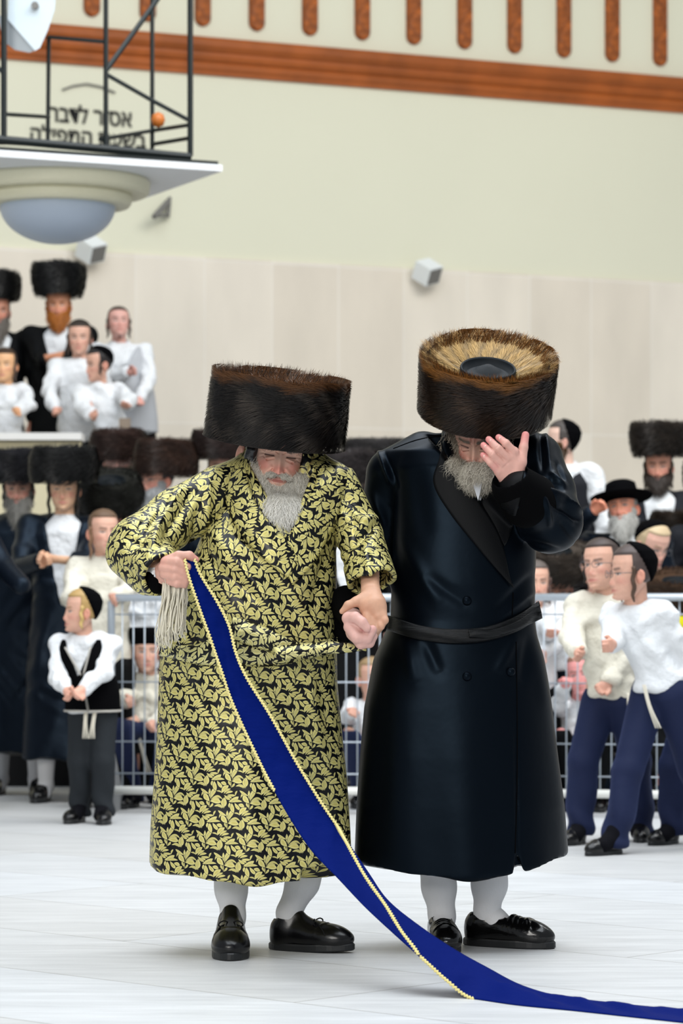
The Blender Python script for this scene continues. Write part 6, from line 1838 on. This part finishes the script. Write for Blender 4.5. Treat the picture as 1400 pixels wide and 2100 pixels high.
person('child with long brown sidelocks in a white shirt, hands on the barrier end', (212, 1092), 15.7, 'boy', hyaw=24, hs=1.02, top='shirt', tm='shirt_cream', lower='trousers', lm='coat_black', hair=(.12, .07, .04), payot=(.20, .11, .06), plen=.13, armL=(178, 1226, 15.35), armR=(236, 1226, 15.3), seed=37)
person('child in white shirt mostly hidden by the elderly person\'s patterned sleeve', (284, 1150), 16.15, 'boy', hyaw=30, top='shirt', tm='shirt', lower='trousers', lm='coat_black', hair=(.14, .07, .03), payot=(.16, .08, .04), plen=.05, seed=38)
person('child in white shirt and tall black plush hat crouching behind the barrier', (300, 1338), 15.72, 'boy', hyaw=8, pitch=-2, hs=.98, hipf=.95, top='shirt', tm='shirt_cream', lower='trousers', lm='trouser_blue', hair=(.08, .04, .02), payot=(.10, .05, .03), plen=.12, hat='pill', armL=(266, 1445, 15.3), armR=(300, 1530, 15.25),
       knees=[(-.12, -.26, .42), (.12, -.28, .42)], tassel=[(-.05, .02, .25)], seed=39)
person('toddler in black velvet skullcap and grey-trimmed black vest in front of the barrier', (168, 1254), 14.55, 'boy', hyaw=-66, yaw=-8, hs=.96, hips=22, headsc=.90, ws=1.18, top='shirt', tm='shirt', vest='kippah', trimmed=True, lower='trousers', lm='trouser_dark', hair=(.42, .27, .10),
       hat='kippah', hatkw=dict(tilt=1.15, lim=.035, th=.018), payot=(.55, .38, .14), plen=.07, armL=(140, 1432, 14.25, (-.9, .6, -.5)), armR=(160, 1430, 14.22, (.9, .6, -.5)), tassel=[(-.01, -.01, .14), (.035, .02, .14)], seed=40)
person('person in brown fur hat, only the hat top showing left of the elderly person', (455, 962), 17.4, floor=.18, tm='coat_black', hair=(.03, .02, .02), hat='fur', hatc=(.028, .018, .016), seed=41)

# ---- between the two
person('person with fur hat behind the gap, forehead and cheek showing over the patterned shoulder', (708, 1012), 16.2, hyaw=-30, hs=1.06, tm='coat_black', hair=(.20, .15, .12), payot=(.15, .1, .08), skin=(.76, .48, .40), hat='fur', hatc=(.024, .020, .020), hatkw=dict(rb=.18, rt=.18, h=.15, up=.105, pt=6), seed=42)
person('person in dark grey fur hat behind the dark satin shoulder', (770, 985), 16.9, floor=.0, tm='coat_black', beard=(.02, .02, .02), hair=(.03, .02, .02), hat='fur', hatc=(.026, .024, .024), hatkw=dict(h=.16), seed=43)
person('child in white cap and shirt sitting behind the barrier between the two walkers', (762, 1392), 15.68, 'boy', hyaw=20, hs=.95, hipf=.9, top='shirt', tm='shirt', lower='trousers', lm='trouser_blue', hair=(.3, .2, .1), armL=(722, 1462, 15.3), knees=[(-.12, -.26, .40), (.12, -.28, .40)], seed=44)

# ---- standing crowd, right
person('person in black skullcap, white shirt and dark vest, head turned away, long brown beard', (1152, 906), 17.8, floor=.18, yaw=-40, hyaw=-52, pitch=-2, hips=4, top='shirt', tm='shirt', vest='coat_grey', lower='trousers', hair=(.06, .05, .045), beard=(.07, .04, .02), blen=.10, skin=(.74, .50, .40), hat='kippah', hatkw=dict(tilt=1.25, lim=.03), armR=None, seed=51)
person('grey-bearded person in black wide-brimmed hat shading the eyes with one hand', (1276, 1044), 16.55, hyaw=-18, pitch=-12, roll=-8, ws=1.1, tm='coat_blue', hair=(.25, .24, .22), beard=(.46, .45, .42), blen=.05, skin=(.76, .32, .20), look='old', hat='brim', hatkw=dict(pt=2), armL=(1214, 1052, 16.20, (-.9, -.2, -.3)), armR=None, shirt='shirt', seed=52)
person('dark-bearded person in tall brown fur hat and charcoal coat at the upper right', (1350, 958), 17.95, floor=.18, hyaw=-10, ws=1.05, tm='coat_grey', hair=(.02, .015, .012), beard=(.03, .02, .015), blen=.02, payot=(.04, .03, .02), plen=.12, skin=(.66, .32, .22), hat='fur', hatc=(.018, .014, .011), hatkw=dict(rb=.155, rt=.180, h=.185, up=.135, pt=0, fwd=-.01), seed=53)
person('person in reddish-brown fur hat cut by the right frame edge', (1462, 1030), 16.9, hyaw=-30, tm='coat_grey', hair=(.03, .02, .02), beard=(.05, .03, .02), hat='fur', hatc=(.05, .024, .012), hatkw=dict(rb=.17, rt=.17, h=.17, up=.13), seed=54)
person('fair-haired bespectacled person in black skullcap looking down behind the two walking children', (1336, 1118), 15.9, 'boy', hyaw=38, pitch=24, hs=1.08, tm='coat_black', hair=(.55, .42, .26), glasses=True, hat='kippah', hatkw=dict(tilt=.9, lim=.045), skin=(.78, .46, .36), seed=55)
person('person in big brown fur hat low at the right edge behind the barrier', (1388, 1292), 15.5, hipf=1.3, pitch=10, tm='coat_black', hair=(.03, .02, .02), beard=(.05, .03, .02), skin=(.6, .2, .12), hat='fur', hatc=(.035, .020, .012), hatkw=dict(rb=.20, rt=.20, h=.19, up=.15), seed=56)
person('person in grey-brown fur hat bending behind the barrier, right of the satin coat', (1140, 1208), 16.0, pitch=14, hipf=1.5, tm='coat_black', hair=(.03, .02, .02), beard=(.04, .03, .02), skin=(.62, .3, .2), hat='fur', hatc=(.040, .032, .026), hatkw=dict(rb=.21, rt=.19, h=.15, up=.12), seed=57)
person('person in white shirt and dark waist leaning over the barrier, head turned down', (1226, 1170), 15.6, 'boy', pitch=30, hyaw=-50, hs=1.0, ws=1.45, hips=-30, hipf=1.5, top='shirt', tm='shirt', lower='trousers', lm='coat_blue', hair=(.03, .02, .02), hat='kippah', armL=(1128, 1300, 15.2), armR=(1235, 1290, 15.3), seed=58)
person('child with pale face and grey hair edge peeping beside the satin coat', (1096, 1196), 15.5, 'boy', hyaw=10, top='shirt', tm='shirt', lower='trousers', lm='coat_black', hair=(.10, .08, .07), payot=(.10, .06, .05), armR=(1112, 1345, 15.2, (.6, .2, -.5)), seed=59)
person('pink-faced child crouching behind the barrier with raised hands', (1192, 1386), 15.45, 'boy', pitch=-4, hyaw=-14, roll=-8, hipf=.9, top='shirt', tm='shirt', lower='trousers', lm='coat_black', skin=(.80, .34, .32), hair=(.3, .15, .10), armL=(1160, 1380, 14.95, (-.6, 0, -.8)), armR=(1194, 1502, 14.85, (.7, 0, -.6)), knees=[(-.12, -.2, .40), (.12, -.22, .40)], smile=.6, seed=60)
person('child in glasses and cream shirt walking towards the camera, reaching out one arm', (1234, 1160), 13.3, 'boy', hyaw=-22, pitch=-2, roll=-4, yaw=-16, hips=22, hs=1.03, ws=1.02, top='shirt', tm='shirt_cream', lower='trousers', lm='trouser_blue', hair=(.05, .035, .03), glasses=True, hat='kippah', hatkw=dict(lim=.075),
       payot=(.02, .015, .012), plen=.06, armL=(1186, 1360, 12.95, (-.6, .4, -.4)), armR=(1250, 1395, 13.2, (.5, .5, -.2)), feet=[(-.12, -.12), (.10, .14)], tassel=[(.09, .10, .08)], seed=61)
person('child in black skullcap, white shirt and navy trousers striding to the left, profile view', (1296, 1176), 12.8, 'boy', hyaw=-40, yaw=-38, pitch=2, hips=58, hs=1.05, ws=1.05, top='shirt', tm='shirt', lower='trousers', lm='trouser_blue', hair=(.07, .05, .045), glasses=True, hat='kippah', hatkw=dict(tilt=1.1, lim=.038, th=.016),
       payot=(.07, .04, .025), plen=.11, hzf=.575, armL=(1252, 1338, 12.45, (-.3, .6, -.5)), armR=(1412, 1420, 12.9), feet=[(-.06, -.26), (.10, .30)], tassel=[(-.02, .06, .18)], seed=62)
person('child in navy trousers mostly outside the right frame edge, only legs and shoe showing', (1482, 1190), 13.2, 'boy', yaw=-30, hyaw=0, hips=-40, top='shirt', tm='shirt', lower='trousers', lm='trouser_blue', hair=(.05, .03, .02), feet=[(-.12, -.06), (.12, .18)], seed=63)
for i, (x, y, Yd, lb) in enumerate(((1062, 1010, 16.9, 'dark-coated person in brown fur hat hidden behind the raised satin elbow'), (1395, 1130, 17.3, 'dark-coated person at the right edge below the reddish fur hat'))):
    person(lb, (x, y), Yd, tm='coat_black', hair=(.02, .02, .02), beard=(.04, .03, .02), hat='fur', hatc=(.02, .014, .01), vopen=False, seed=70 + i)

# ---- crowd barriers
def barrier(x0, Y0, x1, Y1, label, zb=.115, foot0=True):
    A0, B0 = P(x0, 0, Y0), P(x1, 0, Y1); A0[2] = B0[2] = 0
    t = empty('crowd_barrier', (A0 + B0) / 2, label, 'barrier', 'steel crowd barriers')
    at = lambda u, z: A0 * (1 - u) + B0 * u + np.array([0, 0, z])
    MB().tube([at(0, zb), at(0, 1.06), at(.008, 1.085), at(.992, 1.085), at(1, 1.06), at(1, zb)], .019, 12).build('frame', M_['steel'], t, smooth=True)
    MB().tube([at(0, zb), at(1, zb)], .021, 12).build('bottom_tube', M_['steel_white'], t, smooth=True)
    L = np.linalg.norm(B0 - A0); n = int(L / .055)
    for i in range(1, n): MB().tube([at(i / n, zb), at(i / n, 1.08)], .0038, 6).build('upright_bar', M_['steel'], t, smooth=True)
    for z in (.20, .36, .66, 1.0): MB().tube([at(0, z), at(1, z)], .0042, 6).build('cross_wire', M_['steel'], t, smooth=True)
    d = (B0 - A0) / L; nrm = np.array([d[1], -d[0], 0])
    for u in ((.0, .97) if foot0 else (.97,)):
        c = at(u, 0)
        V = [c + nrm * .42 + [0, 0, 0], c - nrm * .42, c - nrm * .42 + [0, 0, .02], c - nrm * .05 + [0, 0, .30], c + nrm * .05 + [0, 0, .30], c + nrm * .42 + [0, 0, .02]]
        V = [v + d * .012 for v in V] + [v - d * .012 for v in V]
        MB().add(V, [(0, 1, 2, 3, 4, 5), (11, 10, 9, 8, 7, 6)] + [(i, (i + 1) % 6, 6 + (i + 1) % 6, 6 + i)[::-1] for i in range(6)]).build('foot_plate', M_['plate_grey'], t)
    return t
barrier(228, 15.25, 1080, 15.10, 'steel crowd barrier behind the two walkers, its end post by the toddler')
bt = barrier(1092, 15.0, 1700, 14.7, 'steel crowd barrier on the right, behind the walking children')
sg = empty('yellow_sign', P(1430, 1290, 14.72), 'yellow sign with black letters fixed to the right barrier at the frame edge', 'sign')
c = P(1440, 1290, 14.74); MB().box(c, (.26, .012, .125)).build('panel', M_['sign_yellow'], sg)
V, Fs = text_mesh('צי', .10); V[:, 0] -= V[:, 0].min()
Wt = np.array([P(1389, 1302, 14.73) + np.array([v[0] * .9, -v[2] * .6 - .002, v[1]]) for v in V])
by = {}
for f in Fs: by.setdefault(len(f), []).append(f)
mk('lettering', Wt, [np.array(g) for g in by.values()], M_['ink'], sg, smooth=False)
